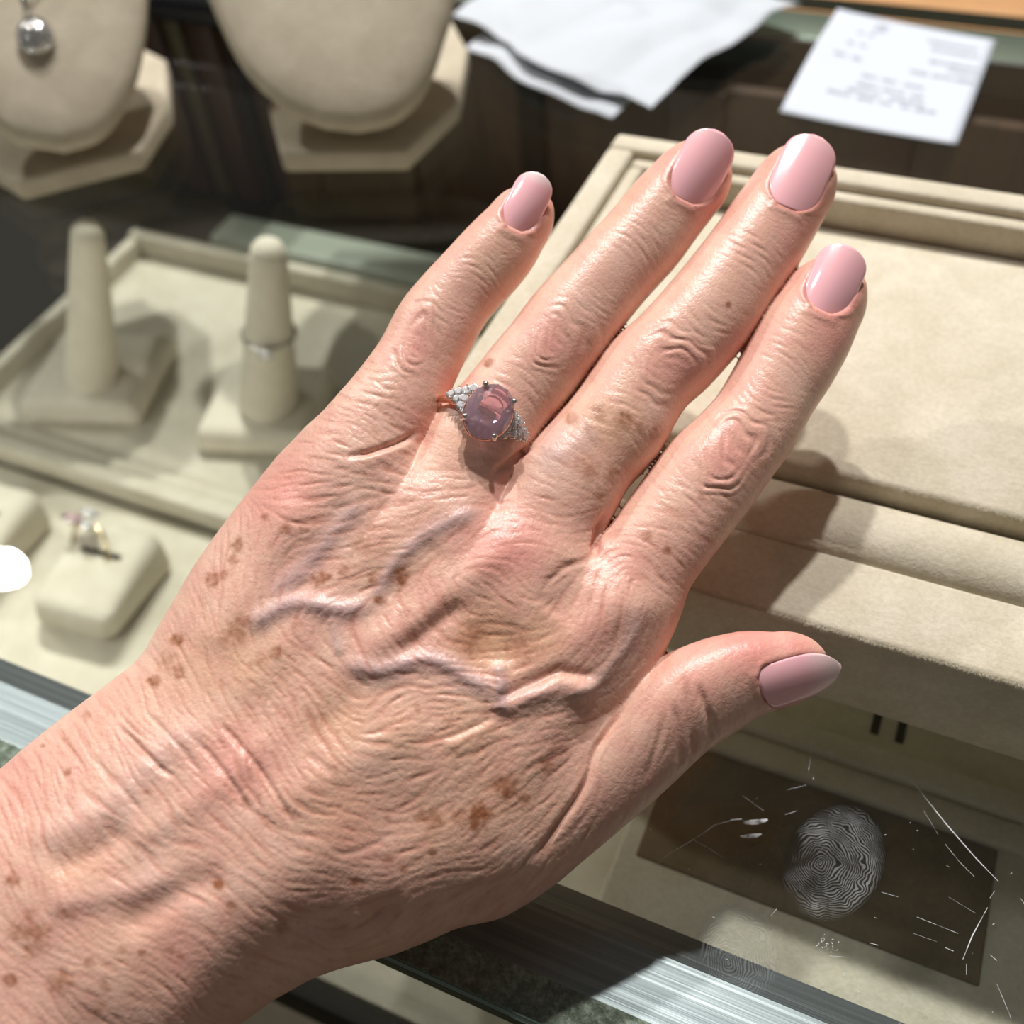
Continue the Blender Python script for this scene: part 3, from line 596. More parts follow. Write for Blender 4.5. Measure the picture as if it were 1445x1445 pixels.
for nm, (b, t, hw, fg) in NAILS.items():
    ax2 = np.array(t, float)-b; ln = np.hypot(*ax2); ax2 /= ln; pr = np.array([-ax2[1], ax2[0]])
    u = ((PX-b[0])*ax2[0]+(PY-b[1])*ax2[1])/ln; v = ((PX-b[0])*pr[0]+(PY-b[1])*pr[1])/hw
    m = (np.abs(u-0.5) < 0.9) & (np.abs(v) < 1.9) & (FACE > 0.02)
    uu = u[m]; vv = v[m]; e = np.maximum((np.abs(vv)-nail_outline(np.clip(uu, 0.02, 0.98), nm == 'thumb'))*hw/7.2, np.maximum(-uu, uu-1)*ln/7.2)   # mm outside the nail
    ins = np.clip(-e/0.9+0.1, 0, 1); fold_ = np.exp(-((e-0.8)/0.75)**2)*np.clip(1.1-uu, 0, 1)
    dsp[m] = dsp[m]*(1-ins)-0.75*ins+0.2*fold_
    under[m] = np.maximum(under[m], np.exp(-((e-0.1)/0.5)**2)*np.clip(1.2-uu, 0, 1))
V0 = V.copy(); V = V+dsp[:, None]*N
# ------------------------------------------------------------------ skin colour, per vertex
def lin(c): return np.array(srgb(*c)[:3])
base = lin((230, 184, 164)); colr = np.tile(base, (len(V), 1))
def mixc(c, f):
    global colr
    colr = colr*(1-f[:, None])+np.array(c)*f[:, None]
mo = sample(mott, PX, PY); mo2 = sample(mott2, PX, PY)
mixc(lin((238, 199, 181)), np.clip(mo*0.35, 0, 0.6)); mixc(lin((228, 174, 160)), np.clip(-mo*0.3, 0, 0.5)); mixc(lin((222, 166, 154)), np.clip(mo2*0.14, 0, 0.3)); mixc(lin((234, 197, 174)), np.clip(-mo2*0.14, 0, 0.3))
mixc(lin((226, 146, 138)), np.clip(sample(RED, PX, PY)*0.85, 0, 0.9))
mixc(lin((214, 168, 122)), np.clip(sample(YEL, PX, PY)*0.7, 0, 0.7))
mixc(lin((190, 166, 168)), np.clip(sample(VEINB, PX, PY)*0.72, 0, 0.75))
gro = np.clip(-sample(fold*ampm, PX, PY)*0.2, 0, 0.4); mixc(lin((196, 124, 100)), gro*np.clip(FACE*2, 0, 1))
mixc(lin((152, 92, 58)), np.clip(sample(SPOT, PX, PY)*0.92, 0, 0.92)*np.clip(FACE*3, 0, 1))
mixc(lin((206, 128, 122)), under*0.6)
person = empty('person', at(300, 1100, 0)+[0, 0, 60], "older person's left hand and forearm reaching over the glass, palm down, fingers nearly closed", 'person')
def grid_mesh(name, Vw, Q, cols=None):
    me = bpy.data.meshes.new(name)
    me.vertices.add(len(Vw)); me.vertices.foreach_set('co', (Vw*MM).astype(np.float32).ravel())
    me.loops.add(Q.size); me.loops.foreach_set('vertex_index', Q.astype(np.int32).ravel())
    me.polygons.add(len(Q)); me.polygons.foreach_set('loop_start', np.arange(0, Q.size, 4, dtype=np.int32))
    me.update(calc_edges=True); me.polygons.foreach_set('use_smooth', np.ones(len(Q), bool))
    if cols is not None:
        at_ = me.color_attributes.new('pigment', 'FLOAT_COLOR', 'POINT')
        at_.data.foreach_set('color', np.hstack([cols, np.ones((len(cols), 1))]).astype(np.float32).ravel())
    return me
org = np.array(person.location)/MM
SK = Mat('aged_skin'); ca = SK.n('ShaderNodeVertexColor', layer_name='pigment'); vv = SK.coords()
fine = SK.noise(1500, 4, 0.65, vv); vor = SK.n('ShaderNodeTexVoronoi', feature='DISTANCE_TO_EDGE'); vor.inputs['Scale'].default_value = 900; SK.l(vv, vor.inputs['Vector'])
mx = SK.n('ShaderNodeMixRGB', blend_type='MULTIPLY'); mx.inputs['Fac'].default_value = 1.0
SK.l(ca.outputs['Color'], mx.inputs['Color1']); SK.l(SK.ramp(fine, [(0.3, (0.93, 0.91, 0.90, 1)), (0.7, (1.05, 1.05, 1.05, 1))]), mx.inputs['Color2'])
SK.l(mx.outputs['Color'], SK.b.inputs['Base Color'])
SK.set(Roughness=0.35, IOR=1.42); SK.b.inputs['Subsurface Weight'].default_value = 0.10; SK.b.inputs['Subsurface Radius'].default_value = (1.0, 0.5, 0.35); SK.b.inputs['Subsurface Scale'].default_value = 0.0012
b1 = SK.bump(SK.ramp(vor.outputs['Distance'], [(0.0, (0, 0, 0, 1)), (0.18, (1, 1, 1, 1))]), 0.00006, 0.3); b2 = SK.bump(fine, 0.00012, 0.5, b1); SK.l(b2, SK.b.inputs['Normal'])
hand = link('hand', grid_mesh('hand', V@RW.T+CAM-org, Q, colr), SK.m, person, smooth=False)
hand['label'] = 'wrinkled sunspotted skin with raised veins'
NL = Mat('pink_nail_varnish'); na = NL.n('ShaderNodeVertexColor', layer_name='pigment'); NL.l(na.outputs['Color'], NL.b.inputs['Base Color'])
NL.set(Roughness=0.22, IOR=1.5); NL.b.inputs['Coat Weight'].default_value = 0.7; NL.b.inputs['Coat Roughness'].default_value = 0.04
NL.b.inputs['Subsurface Weight'].default_value = 0.1; NL.b.inputs['Subsurface Scale'].default_value = 0.001
for nm, (b, t, hw, fg) in NAILS.items():
    s = FING[fg]; n = s.N[-1].copy() if nm != 'thumb' else unit(s.N[-1]*1.0)
    b = np.array(b, float); t = np.array(t, float); axp = (t-b); ln = np.hypot(*axp); pr = np.array([-axp[1], axp[0]])/ln
    nu, nv = 27, 21; us = np.linspace(0, 1, nu); vs = np.linspace(-1, 1, nv); UU, VV = np.meshgrid(us, vs, indexing='ij')
    px = b[0]+UU*axp[0]+VV*hw*pr[0]*nail_outline(np.clip(UU, .004, .996), nm == 'thumb'); py = b[1]+UU*axp[1]+VV*hw*pr[1]*nail_outline(np.clip(UU, .004, .996), nm == 'thumb')
    VE = VV*nail_outline(np.clip(UU, .004, .996), nm == 'thumb')
    # depth of the skin under every nail point, along the line of sight, then a smooth plate through it
    d = np.full(px.size, Dp(px, py).mean()-14 if nm != 'thumb' else 172.0); rr = np.stack([(px.ravel()-CXY)/F, (py.ravel()-CXY)/F, np.ones(px.size)], 1)
    alive = np.ones(px.size, bool)
    for it in range(60):
        sd = hand_sdf(rr*d[:, None]); d = d+np.clip(sd, -2, 3)*0.7
    ok = (np.abs(sd) < 0.2) & (np.abs(VE.ravel()) < 0.8) & (UU.ravel() < 0.8)
    u_, v_ = UU.ravel(), VE.ravel(); B = np.stack([np.ones_like(u_), u_, v_, u_*u_, u_*v_, v_*v_], 1)
    co, *_ = np.linalg.lstsq(B[ok], d[ok], rcond=None)
    co[3] = np.clip(co[3], 0.2, 2.2); co[5] = np.clip(co[5], 1.0, 2.9 if nm != 'thumb' else 3.5)
    r0 = d[ok]-B[ok]@co; co[0] += np.median(r0)
    if nm == 'thumb': co[2] *= 0.75; co[4] *= 0.75; co[0] -= 0.25
    dn = (B@co)-0.28; top = rr*dn[:, None]
    top = top.reshape(nu, nv, 3); nrm = np.cross(np.gradient(top, axis=0), np.gradient(top, axis=1)); nrm /= np.maximum(np.linalg.norm(nrm, axis=2, keepdims=True), 1e-9)
    if (nrm*(-top)).sum() < 0: nrm = -nrm
    nmean = unit(nrm[4:-4, 4:-4].mean((0, 1))); bot = top-nmean*0.55
    Vn = np.vstack([top.reshape(-1, 3), bot.reshape(-1, 3)]); K = nu*nv; Fq = []
    for i in range(nu-1):
        for j in range(nv-1):
            a = i*nv+j; Fq.append((a, a+1, a+nv+1, a+nv)); Fq.append((K+a, K+a+nv, K+a+nv+1, K+a+1))
    rim = [(i, 0) for i in range(nu)]+[(nu-1, j) for j in range(1, nv)]+[(i, nv-1) for i in range(nu-2, -1, -1)]+[(0, j) for j in range(nv-2, 0, -1)]
    for k in range(len(rim)):
        a = rim[k][0]*nv+rim[k][1]; c = rim[(k+1) % len(rim)]; c = c[0]*nv+c[1]; Fq.append((a, c, K+c, K+a))
    tipc = np.clip((UU.ravel()-(0.55 if nm == 'thumb' else 0.80))/(0.4 if nm == 'thumb' else 0.14), 0, 1)*(0.75 if nm in ('pinky', 'thumb') else 0.12)
    cc = lin((255, 192, 199))*(1-tipc[:, None])+lin((255, 236, 232))*tipc[:, None]
    me = grid_mesh('fingernail', Vn@RW.T+CAM-org, np.array(Fq), np.vstack([cc, cc]))
    bm = bmesh.new(); bm.from_mesh(me); bmesh.ops.recalc_face_normals(bm, faces=bm.faces); bm.to_mesh(me); bm.free()
    link('fingernail', me, NL.m, hand, smooth=True)
# ------------------------------------------------------------------ the glass display case
ZD = -105.0; ZB = ZD-2                                               # top of the beige deck inside the case
case = empty('display_case', (-200, 255, ZB), 'glass-topped jewellery case with brushed aluminium front rail', 'display case')
CO = np.array([-200, 255, ZB])
def cbox(name, lo, hi, mat, bev=0.0, label=None, parent=None, seg=2):
    o = box(name, np.array(lo)-CO, np.array(hi)-CO, mat, parent or case, bev, seg)
    if label: o['label'] = label
    return o
XL, XR = -640, 300
Y0T = at(322, 734, ZB+13)[1]; Y1T = at(210, 325, ZB+18)[1]
YF = at(560, 1360, 0)[1]; YB = 473.0
OLIVE = plain('dull_bronze', srgb(92, 82, 58), 0.5, 0.3)
gt = cbox('glass_top', (XL, YF+0.6, -6), (XR, YB, 0), GLASS)
gt.data.materials.append(GLASS_EDGE)
for p in gt.data.polygons:
    if abs(p.normal.z) < 0.5: p.material_index = 1
cbox('glass_edge', (XL, YF-0.1, -5.2), (XR, YF+0.6, -0.9), GLASS_EDGE, label='dark green polished edge of the glass')
bm = bmesh.new()
P = [(XL, YF, -0.9), (XR, YF, -0.9), (XR, YF+0.9, 0.02), (XL, YF+0.9, 0.02)]
bm.faces.new([bm.verts.new(Vector(np.array(p)-CO)) for p in P]); from_bm('glass_arris', bm, GLASS_BEVEL, case)
# front rail under the glass: flat brushed land with a chamfer at the back
ylo = at(680, 1340, -6)[1]; yhi = at(789, 1239, -6)[1]; ych = ylo+(yhi-ylo)*0.66
def extrude_x(name, prof, x0, x1, mat, parent, origin=CO, label=None):
    bm = bmesh.new(); a = [bm.verts.new(Vector((x0, y, z))-Vector(origin)) for y, z in prof]; b = [bm.verts.new(Vector((x1, y, z))-Vector(origin)) for y, z in prof]
    n = len(prof); bm.faces.new(a); bm.faces.new(b[::-1])
    for k in range(n): bm.faces.new((a[k], b[k], b[(k+1) % n], a[(k+1) % n]))
    bmesh.ops.recalc_face_normals(bm, faces=bm.faces)
    o = from_bm(name, bm, mat, parent)
    if label: o['label'] = label
    return o
extrude_x('front_rail', [(ylo, -6.3), (ych, -6.3), (yhi, -9.5), (yhi, -22), (ylo, -22)], XL, XR, ALU, case, label='brushed aluminium rail under the front edge of the glass')
cbox('glue_line', (XL, YF+2.2, -7.2), (XR, ylo, -6.2), GLUE, label='mottled grey-green glue band under the glass edge')
cbox('front_glass', (XL, YF+5, ZD), (XR, YF+8, -22), GLASS)
cbox('lower_rail', (XL, YF+2, ZB-26), (XR, YF+12, ZD-0.2), DARK, 0.6)
cbox('lower_panel', (XL, YF+3, -700), (XR, YF+9, ZB-26), SUEDE_IN)
cbox('rear_rail', (XL, 447, -22), (XR, 472.5, -6.3), plain('dull_grey_green_metal', srgb(126, 140, 130), 0.35, 0.5), 0.8)
cbox('rear_bead', (XL, 444.5, -9), (XR, 447, -6.4), ALU)
cbox('bottom_panel', (XL, YF+8, ZB-6), (XR, 470, ZB), DARK)
cbox('deck', (XL+20, YF+9, ZB), (XR-7, Y0T-1.5, ZD), SUEDE_IN, 0.5)
cbox('side_panel', (XL, YF+8, ZB), (XL+6, 466, -6.3), WOOD)
cbox('side_panel', (XR-6, YF+8, ZB), (XR, 466, -6.3), WOOD)
bp = cbox('back_panel', (XL, 398, -700), (XR, 404, -8), WOOD)
cbox('rear_shelf', (XL, 404, -60), (XR, 466, -54), DARK); cbox('rear_panel', (XL, 466, -700), (XR, 472, -22), WOOD)
for x0, x1, mt in [(-560, -540, WOOD), (-470, -448, WOOD), (-424, -410, DARK), (-400, -386, REDWOOD), (-381, -372, OLIVE), (-366, -352, REDWOOD), (-346, -340, DARK), (-328, -310, REDWOOD), (-270, -250, WOOD), (-190, -178, DARK), (-120, -96, WOOD), (-40, -20, REDWOOD), (60, 90, WOOD), (160, 176, DARK)]:
    o = box('door_stile', np.array((x0, 393.5, ZB))-CO, np.array((x1, 398, -8))-CO, mt, bp, 0.8)
# scratch lines, painted glints and finger marks on the glass
def haze_mat(name, build):
    m = Mat(name); tr = m.n('ShaderNodeBsdfTransparent'); df = m.n('ShaderNodeBsdfDiffuse'); df.inputs[0].default_value = (0.72, 0.74, 0.76, 1)
    mx = m.n('ShaderNodeMixShader'); m.l(build(m), mx.inputs[0]); m.l(tr.outputs[0], mx.inputs[1]); m.l(df.outputs[0], mx.inputs[2]); m.l(mx.outputs[0], m.out.inputs['Surface']); return m.m
def math_(m, op, a, b=None):
    x = m.n('ShaderNodeMath', operation=op)
    for k, v in enumerate((a, b)):
        if v is None: continue
        if isinstance(v, (int, float)): x.inputs[k].default_value = v
        else: m.l(v, x.inputs[k])
    return x.outputs[0]
def print_alpha(freq, peak):
    def build(m):
        t = m.n('ShaderNodeTexCoord'); v = t.outputs['Object']
        nz = m.n('ShaderNodeTexNoise'); nz.inputs['Scale'].default_value = 260; nz.inputs['Detail'].default_value = 1.0; m.l(v, nz.inputs['Vector'])
        wv = m.n('ShaderNodeTexWave', wave_type='RINGS', rings_direction='Z'); wv.inputs['Scale'].default_value = freq; wv.inputs['Distortion'].default_value = 0
        ad = m.n('ShaderNodeVectorMath', operation='MULTIPLY_ADD'); m.l(nz.outputs['Color'], ad.inputs[0]); ad.inputs[1].default_value = (0.0035, 0.0035, 0); m.l(v, ad.inputs[2])
        m.l(ad.outputs[0], wv.inputs['Vector'])
        rid = m.ramp(wv.outputs['Fac'], [(0.4, (0.06,)*3+(1,)), (0.7, (1, 1, 1, 1))])
        blot = m.ramp(m.noise(190, 3, 0.6, v), [(0.34, (0.25,)*3+(1,)), (0.62, (1, 1, 1, 1))])
        sep = m.n('ShaderNodeTexCoord'); g = m.n('ShaderNodeTexGradient', gradient_type='SPHERICAL'); mp = m.n('ShaderNodeMapping'); m.l(sep.outputs['Generated'], mp.inputs['Vector'])
        mp.inputs['Location'].default_value = (-1, -1, 0); mp.inputs['Scale'].default_value = (2, 2, 0); m.l(mp.outputs[0], g.inputs['Vector'])
        edge = m.ramp(g.outputs['Fac'], [(0.02, (0, 0, 0, 1)), (0.22, (1, 1, 1, 1))])
        return math_(m, 'MULTIPLY', math_(m, 'MULTIPLY', math_(m, 'MULTIPLY', rid, blot), edge), peak)
    return build
def mark(name, px, py, a, b, rot, mat, label, z=0.06):
    c = at(px, py, z); V = []; n = 40
    for k in range(n):
        an = 2*math.pi*k/n; V.append((a*math.cos(an), b*math.sin(an), 0))
    o = raw_mesh(name, V, [tuple(range(n))], mat, case, False); o.location = Vector(c-CO)*MM; o.rotation_euler = (0, 0, rot); o['label'] = label
mark('fingerprint', 1177, 1215, 9.3, 13.6, -0.25, haze_mat('finger_grease', print_alpha(620, 0.27)), 'clear whorled fingerprint on the glass beside the tray')
mark('fingerprint', 1042, 1345, 8.0, 9.0, 0.3, haze_mat('faint_grease', print_alpha(600, 0.12)), 'faint smeared fingerprint over the front rail')
SCR_GLINT = haze_mat('scratch_and_glint', lambda m: m.ramp(m.noise(420, 2, 0.6), [(0.3, (0.15,)*3+(1,)), (0.52, (0.9,)*3+(1,))]))
segs = [([(960, 400), (1110, 590), (1240, 740), (1335, 838)], .2), ([(1110, 680), (1170, 755), (1235, 820)], .1), ([(990, 990), (1165, 1060)], .2), ([(1290, 950), (1225, 1070), (1185, 1170)], .2), ([(1200, 1190), (1200, 1235)], .12), ([(580, 80), (550, 200), (530, 370)], .14), ([(640, 280), (625, 325)], .16), ([(-60, 720), (60, 650), (130, 600), (220, 575)], .22), ([(35, 660), (100, 695), (170, 740)], .14), ([(440, 450), (520, 430)], .14), ([(840, 885), (910, 905)], .14), ([(1330, 1275), (1390, 1420)], .18), ([(1110, 1120), (1145, 1135)], .26), ([(790, 1100), (825, 1110)], .26), ([(985, 260), (1000, 272)], .26), ([(1175, 275), (1190, 290)], .26), ([(1300, 1150), (1330, 1175)], .24), ([(650, 155), (680, 152)], .22), ([(720, 110), (760, 118)], .14), ([(1300, 910), (1320, 880)], .22), ([(1430, 910), (1450, 940)], .22), ([(370, 985), (395, 955)], .26), ([(1125, 905), (1240, 975)], .09), ([(340, 540), (250, 475)], .1), ([(430, 555), (480, 540)], .16), ([(975, 1060), (1075, 1095)], .1), ([(1020, 540), (1080, 640)], .09), ([(-130, 780), (-60, 720)], .16), ([(252, 590), (285, 588), (320, 586), (356, 577)], 1.05), ([(240, 648), (275, 647), (305, 645), (330, 638)], 0.9), ([(200, 578), (245, 574)], .5), ([(620, 1155), (680, 1160)], .16)]  # the widest dashes are lamp reflections painted as white strips
parts = []
def strip(pts, wd):
    pts = [at(965+x/3.01, 965+y/3.01, 0.05)-CO for x, y in pts]; V = []; Fq = []
    for k, p in enumerate(pts):
        d = unit(pts[min(k+1, len(pts)-1)]-pts[max(k-1, 0)]); nn = np.array([-d[1], d[0], 0]); ww = wd/2*(0.4 if k in (0, len(pts)-1) else 1); V += [p-nn*ww, p+nn*ww]
        if k: Fq.append((2*k-2, 2*k-1, 2*k+1, 2*k))
    return V, Fq
for pts, wd in segs: parts.append(strip(pts, wd))
for k in range(70):
    x, y = rng.uniform(-300, 1440), rng.uniform(60, 1440)
    if k < 22: x, y = 595+rng.normal(0, 26), 1105+rng.normal(0, 18)
    l = rng.uniform(4, 14); an = rng.uniform(0, 3.14); parts.append(strip([(x, y), (x+l*math.cos(an), y+l*math.sin(an))], rng.uniform(.12, .3)))
V_, F_ = merge(parts); o = raw_mesh('scratches_glints', V_, F_, SCR_GLINT, case, False); o['kind'] = 'stuff'; o['label'] = 'fine white scratch lines, specks and painted lamp glints on the glass'
# ------------------------------------------------------------------ the suede tray standing on the glass
tp = at(872, 186, 44); TX0, TY1 = tp[0], tp[1]; TY0 = at(1150, 985, 0)[1]; TX1 = TX0+268
tray = empty('jewellery_tray', ((TX0+TX1)/2, (TY0+TY1)/2, 0), 'large empty beige suede tray standing on the glass behind the hand', 'tray')
TO = np.array([(TX0+TX1)/2, (TY0+TY1)/2, 0])
def tbox(name, lo, hi, bev, mat=SUEDE, seg=3, label=None):
    o = box(name, np.array(lo)-TO, np.array(hi)-TO, mat, tray, bev, seg)
    if label: o['label'] = label
    return o
yb1 = at(1036, 747, 27)[1]; yb2 = at(1103, 661, 31)[1]; ypad = at(1103, 648, 33)[1]
tbox('front_panel', (TX0, TY0, 0.1), (TX1, yb1+1, 27), 1.6)
tbox('bottom_panel', (TX0+1, yb1-2, 0.1), (TX1-1, TY1-1, 24), 0.5)
prof = [(yb1, 23)]+[(yb1+(yb2-yb1)*(0.5-0.5*math.cos(t)), 23+8.5*math.sin(t)**0.75) for t in np.linspace(0.12, math.pi-0.12, 12)]+[(yb2, 23)]
extrude_x('padded_bar', prof, TX0+9, TX1-9, SUEDE, tray, TO)
for p in tray.children[-1].data.polygons: p.use_smooth = True
tbox('pad', (TX0+13, ypad, 24), (TX1-13, TY1-13, 33), 1.6, label='flat suede pad filling the tray')
for nm, lo, hi, bv in [('outer_rim', (TX0, TY1-8, 0.1), (TX1, TY1, 44), 1.5), ('inner_rim', (TX0+8, TY1-12.5, 24), (TX1-8, TY1-8, 41.5), 1.2),
                       ('outer_rim', (TX0, TY0+22, 0.1), (TX0+8, TY1-8, 44), 1.5), ('inner_rim', (TX0+8, TY0+24, 24), (TX0+12.5, TY1-12.5, 41.5), 1.2),
                       ('outer_rim', (TX1-8, TY0+22, 0.1), (TX1, TY1-8, 44), 1.5), ('inner_rim', (TX1-12.5, TY0+24, 24), (TX1-8, TY1-12.5, 41.5), 1.2)]:
    tbox(nm, lo, hi, bv)
# pile standing up along the front edges of the tray
V_, F_ = [], []
for k in range(13000):
    x = rng.uniform(TX0, 60); e = rng.random(); edge = rng.random() < 0.7
    p = np.array([x, (TY0+0.25*rng.random()) if edge else ypad+0.2*rng.random(), (27-0.9*rng.random()) if edge else 33-0.9*rng.random()])
    d = unit([rng.normal(0, .6), -abs(rng.normal(.7, .4)), rng.normal(.5, .6)])*rng.uniform(.35, 1.15); s_ = np.array([0.03, 0, 0])
    n = len(V_); V_ += [p-s_-TO, p+s_-TO, p+d-TO]; F_.append((n, n+1, n+2))
o = raw_mesh('suede_pile', V_, F_, SUEDE, tray, False); o['kind'] = 'stuff'
# ------------------------------------------------------------------ trays inside the case
def inner_tray(x0, x1, label):
    y0, y1 = Y0T, Y1T; o = np.array([(x0+x1)/2, (y0+y1)/2, ZB])
    t = empty('display_tray', o, label, 'tray', 'trays inside the case')
    b = lambda nm, lo, hi, bv=1.2, mt=SUEDE_IN: box(nm, np.array(lo)-o, np.array(hi)-o, mt, t, bv, 2)
    b('bottom_panel', (x0+3, y0+3, ZB+0.1), (x1-3, y1-3, ZB+6), 0.4)
    b('front_wall', (x0, y0, ZB+0.1), (x1, y0+7, ZB+13)); b('back_wall', (x0, y1-6, ZB+0.1), (x1, y1, ZB+18))
    b('side_wall', (x0, y0+7, ZB+0.1), (x0+6, y1-6, ZB+16)); b('side_wall', (x1-6, y0+7, ZB+0.1), (x1, y1-6, ZB+16))
    b('front_step', (x0+6, y0+7, ZB+5), (x1-6, y0+15, ZB+9.5))
    return t
xa = at(93, 415, ZB+16)[0]
inner_tray(xa, -150, 'beige suede tray inside the case holding the two ring cones')
inner_tray(-146, 130, 'beige suede tray inside the case in the shadow under the big tray')
af, ab = at(300, 335, ZB+22)[1], at(320, 298, ZB+22)[1]; ax0 = at(305, 320, ZB+22)[0]
ac = empty('acrylic_block', (ax0+90, (af+ab)/2, ZB), 'low frosted grey-green acrylic riser behind the tray with ring cones', 'riser')
box('block', (-90, -(ab-af)/2, 0.1), (200, (ab-af)/2, 22), ACRYLIC, ac, 2.5); box('foot_strip', (-86, -(ab-af)/2-3, 0.1), (196, -(ab-af)/2, 5), DARK, ac, 0.5)
ZP = -40.0; xp = at(878, 1180, ZP)[0]; yp = at(1065, 1078, ZP)[1]
pl = empty('raised_platform', (xp+120, (yp+YF+10)/2, ZD), 'raised beige suede platform inside the case under the fingerprint', 'platform')
PO = np.array([xp+120, (yp+YF+10)/2, ZD]); xe = XR-10
def pbox(nm, lo, hi, mt=SUEDE_IN, bv=0.6): return box(nm, np.array(lo)-PO, np.array(hi)-PO, mt, pl, bv, 2)
pbox('body', (xp+1, YF+11, ZD+0.1), (xe-1, Y0T-3, ZP-4)); pbox('top_pad', (xp, YF+10, ZP-4), (xe, Y0T-2, ZP), SUEDE_IN, 1.2)
yi = at(1131, 1297, ZP)[1]; xi0 = at(905, 1185, ZP)[0]; xi1 = at(1408, 1200, ZP)[0]
TRAY_SHADE = suede('tray_shade_brown', srgb(118, 105, 84), srgb(134, 120, 98), 0.4)
pbox('tray_shadow_patch', (xi0, yi, ZP-0.5), (xi1, yp-1, ZP+0.7), TRAY_SHADE, 0.4)['label'] = 'dark brown patch painted as the shadow of the tray'  # shadow of the big tray, put into the colour of a thin patch
yr = at(1062, 1030, ZP+5)[1]
pbox('border_ridge', (xp+2, yp-1, ZP-0.5), (xe-2, yr, ZP+3.2), SUEDE_IN, 1.0); pbox('border_ridge', (xp+2, yr, ZP-0.5), (xe-2, yr+7, ZP+6.0), SUEDE_IN, 1.2)
for sp in (((1233, 1036), (1245, 975)), ((1268, 1048), (1280, 990))):
    q0, q1 = at(*sp[0], ZP), at(*sp[1], ZP); q0[1] = max(q0[1], yr+7.5)
    pbox('ring_slot', (q0[0]-1.1, q0[1], ZP-0.5), (q0[0]+1.1, min(q0[1]+34, Y0T-4), ZP+0.25), SLOT, 0)
# ------------------------------------------------------------------ ring cones
def frustum(name, o, bot, top, mat, parent, bev):
    bm = bmesh.new(); a = [bm.verts.new(Vector(np.array(p)-o)) for p in bot]; b = [bm.verts.new(Vector(np.array(p)-o)) for p in top]
    bm.faces.new(a[::-1]); bm.faces.new(b)
    for k in range(4): bm.faces.new((a[k], a[(k+1) % 4], b[(k+1) % 4], b[k]))
    bmesh.ops.recalc_face_normals(bm, faces=bm.faces)
    bmesh.ops.bevel(bm, geom=list(bm.edges), offset=bev, segments=4, affect='EDGES', profile=0.5)
    return from_bm(name, bm, mat, parent, True)
ZT = ZB+6
def ring_cone(fl, fr, foot, tip, rb, rt, label):
    A = at(*fl, ZT); B = at(*fr, ZT); ex = unit(B-A); ey = np.array([-ex[1], ex[0], 0]); L = np.linalg.norm(B-A)
    o = (A+B)/2+ey*L*0.46; t = empty('ring_cone', o, label, 'ring stand', 'suede ring cones')
    sq = lambda s, z: [o+np.array([0, 0, z])+ex*a*L*s/2+ey*b*L*0.92*s/2 for a, b in ((-1, -1), (1, -1), (1, 1), (-1, 1))]
    frustum('base', o, sq(1, 0.1), sq(0.92, 12.5), SUEDE_CONE, t, 4.6)
    f = at(*foot, ZT+11.5); top = at_y(*tip, f[1]+8); ax_ = unit(top-f); Lc = np.linalg.norm(top-f); V = []; Fq = []; n = 28
    u = unit(np.cross(ax_, [0, 1, 0])); w_ = np.cross(ax_, u)
    pr = [(0.0, rb*1.02), (0.15, rb*0.98), (0.4, rb+(rt-rb)*0.42), (0.7, rb+(rt-rb)*0.75), (0.9, rt*1.0), (0.955, rt*0.94), (0.985, rt*0.74), (1.0, rt*0.4)]
    for s_, r in pr:
        for k in range(n): an = 2*math.pi*k/n; V.append(f-o+ax_*Lc*s_+r*(math.cos(an)*u+math.sin(an)*w_))
    for i in range(len(pr)-1):
        for k in range(n): Fq.append((i*n+k, i*n+(k+1) % n, (i+1)*n+(k+1) % n, (i+1)*n+k))
    Fq.append(tuple((len(pr)-1)*n+k for k in range(n))); raw_mesh('cone', V, Fq, SUEDE_CONE, t)
    return f, ax_, Lc, u, w_
ring_cone((30, 600), (202, 607), (131, 535), (123, 316), 11.2, 6.5, 'bare suede ring cone at the left end of the tray')
fc, axc, Lc, uc, wc = ring_cone((276, 642), (444, 652), (380, 572), (379, 341), 12.2, 7.0, 'suede ring cone wearing a small solitaire ring')
# the solitaire on the second cone
def on_line(f, ax_, py):                                  # point of the cone's axis seen at row py
    best = min(np.linspace(0, 90, 400), key=lambda s: abs(((RW.T@(f+ax_*s-CAM))[1]/(RW.T@(f+ax_*s-CAM))[2]*F+CXY)-py)); return f+ax_*best, best
rc, sc_ = on_line(fc, axc, 470); rr_ = 12.2+(7.0-12.2)*(sc_/Lc)**0.8+0.9
sol = empty('solitaire_ring', rc, 'white metal solitaire ring slipped over the suede cone', 'ring')
view = unit(CAM-rc); vh = unit(view-(view@axc)*axc); vh = unit(vh-0.10*np.cross(axc, vh)); sd_ = np.cross(axc, vh)
tl = unit(axc+0.10*sd_)
circ = [rr_*(math.cos(t)*vh+math.sin(t)*sd_)+0.13*rr_*math.sin(t)*axc for t in np.linspace(0, 2*math.pi, 40, endpoint=False)]
v, f = tube(circ, 0.85, 8, True); raw_mesh('band', v, f, SILVER, sol)
def fix(o):
    bm = bmesh.new(); bm.from_mesh(o.data); bmesh.ops.recalc_face_normals(bm, faces=bm.faces); bm.to_mesh(o.data); bm.free(); return o
sv, sf = brilliant(3.4, 3.4, 1.2, 2.4, 0.56, 10); hd = vh*(rr_+2.4)
fix(raw_mesh('stone', place(sv, hd, sd_, axc, vh), sf, DIAMOND, sol, False))
v, f = merge([tube([hd-vh*2.6, hd-vh*0.2+3.4*(math.cos(a)*sd_+math.sin(a)*axc), hd+vh*0.7+2.9*(math.cos(a)*sd_+math.sin(a)*axc)], 0.4, 6) for a in (0.8, 2.36, 3.93, 5.5)]); raw_mesh('claws', v, f, SILVER, sol)
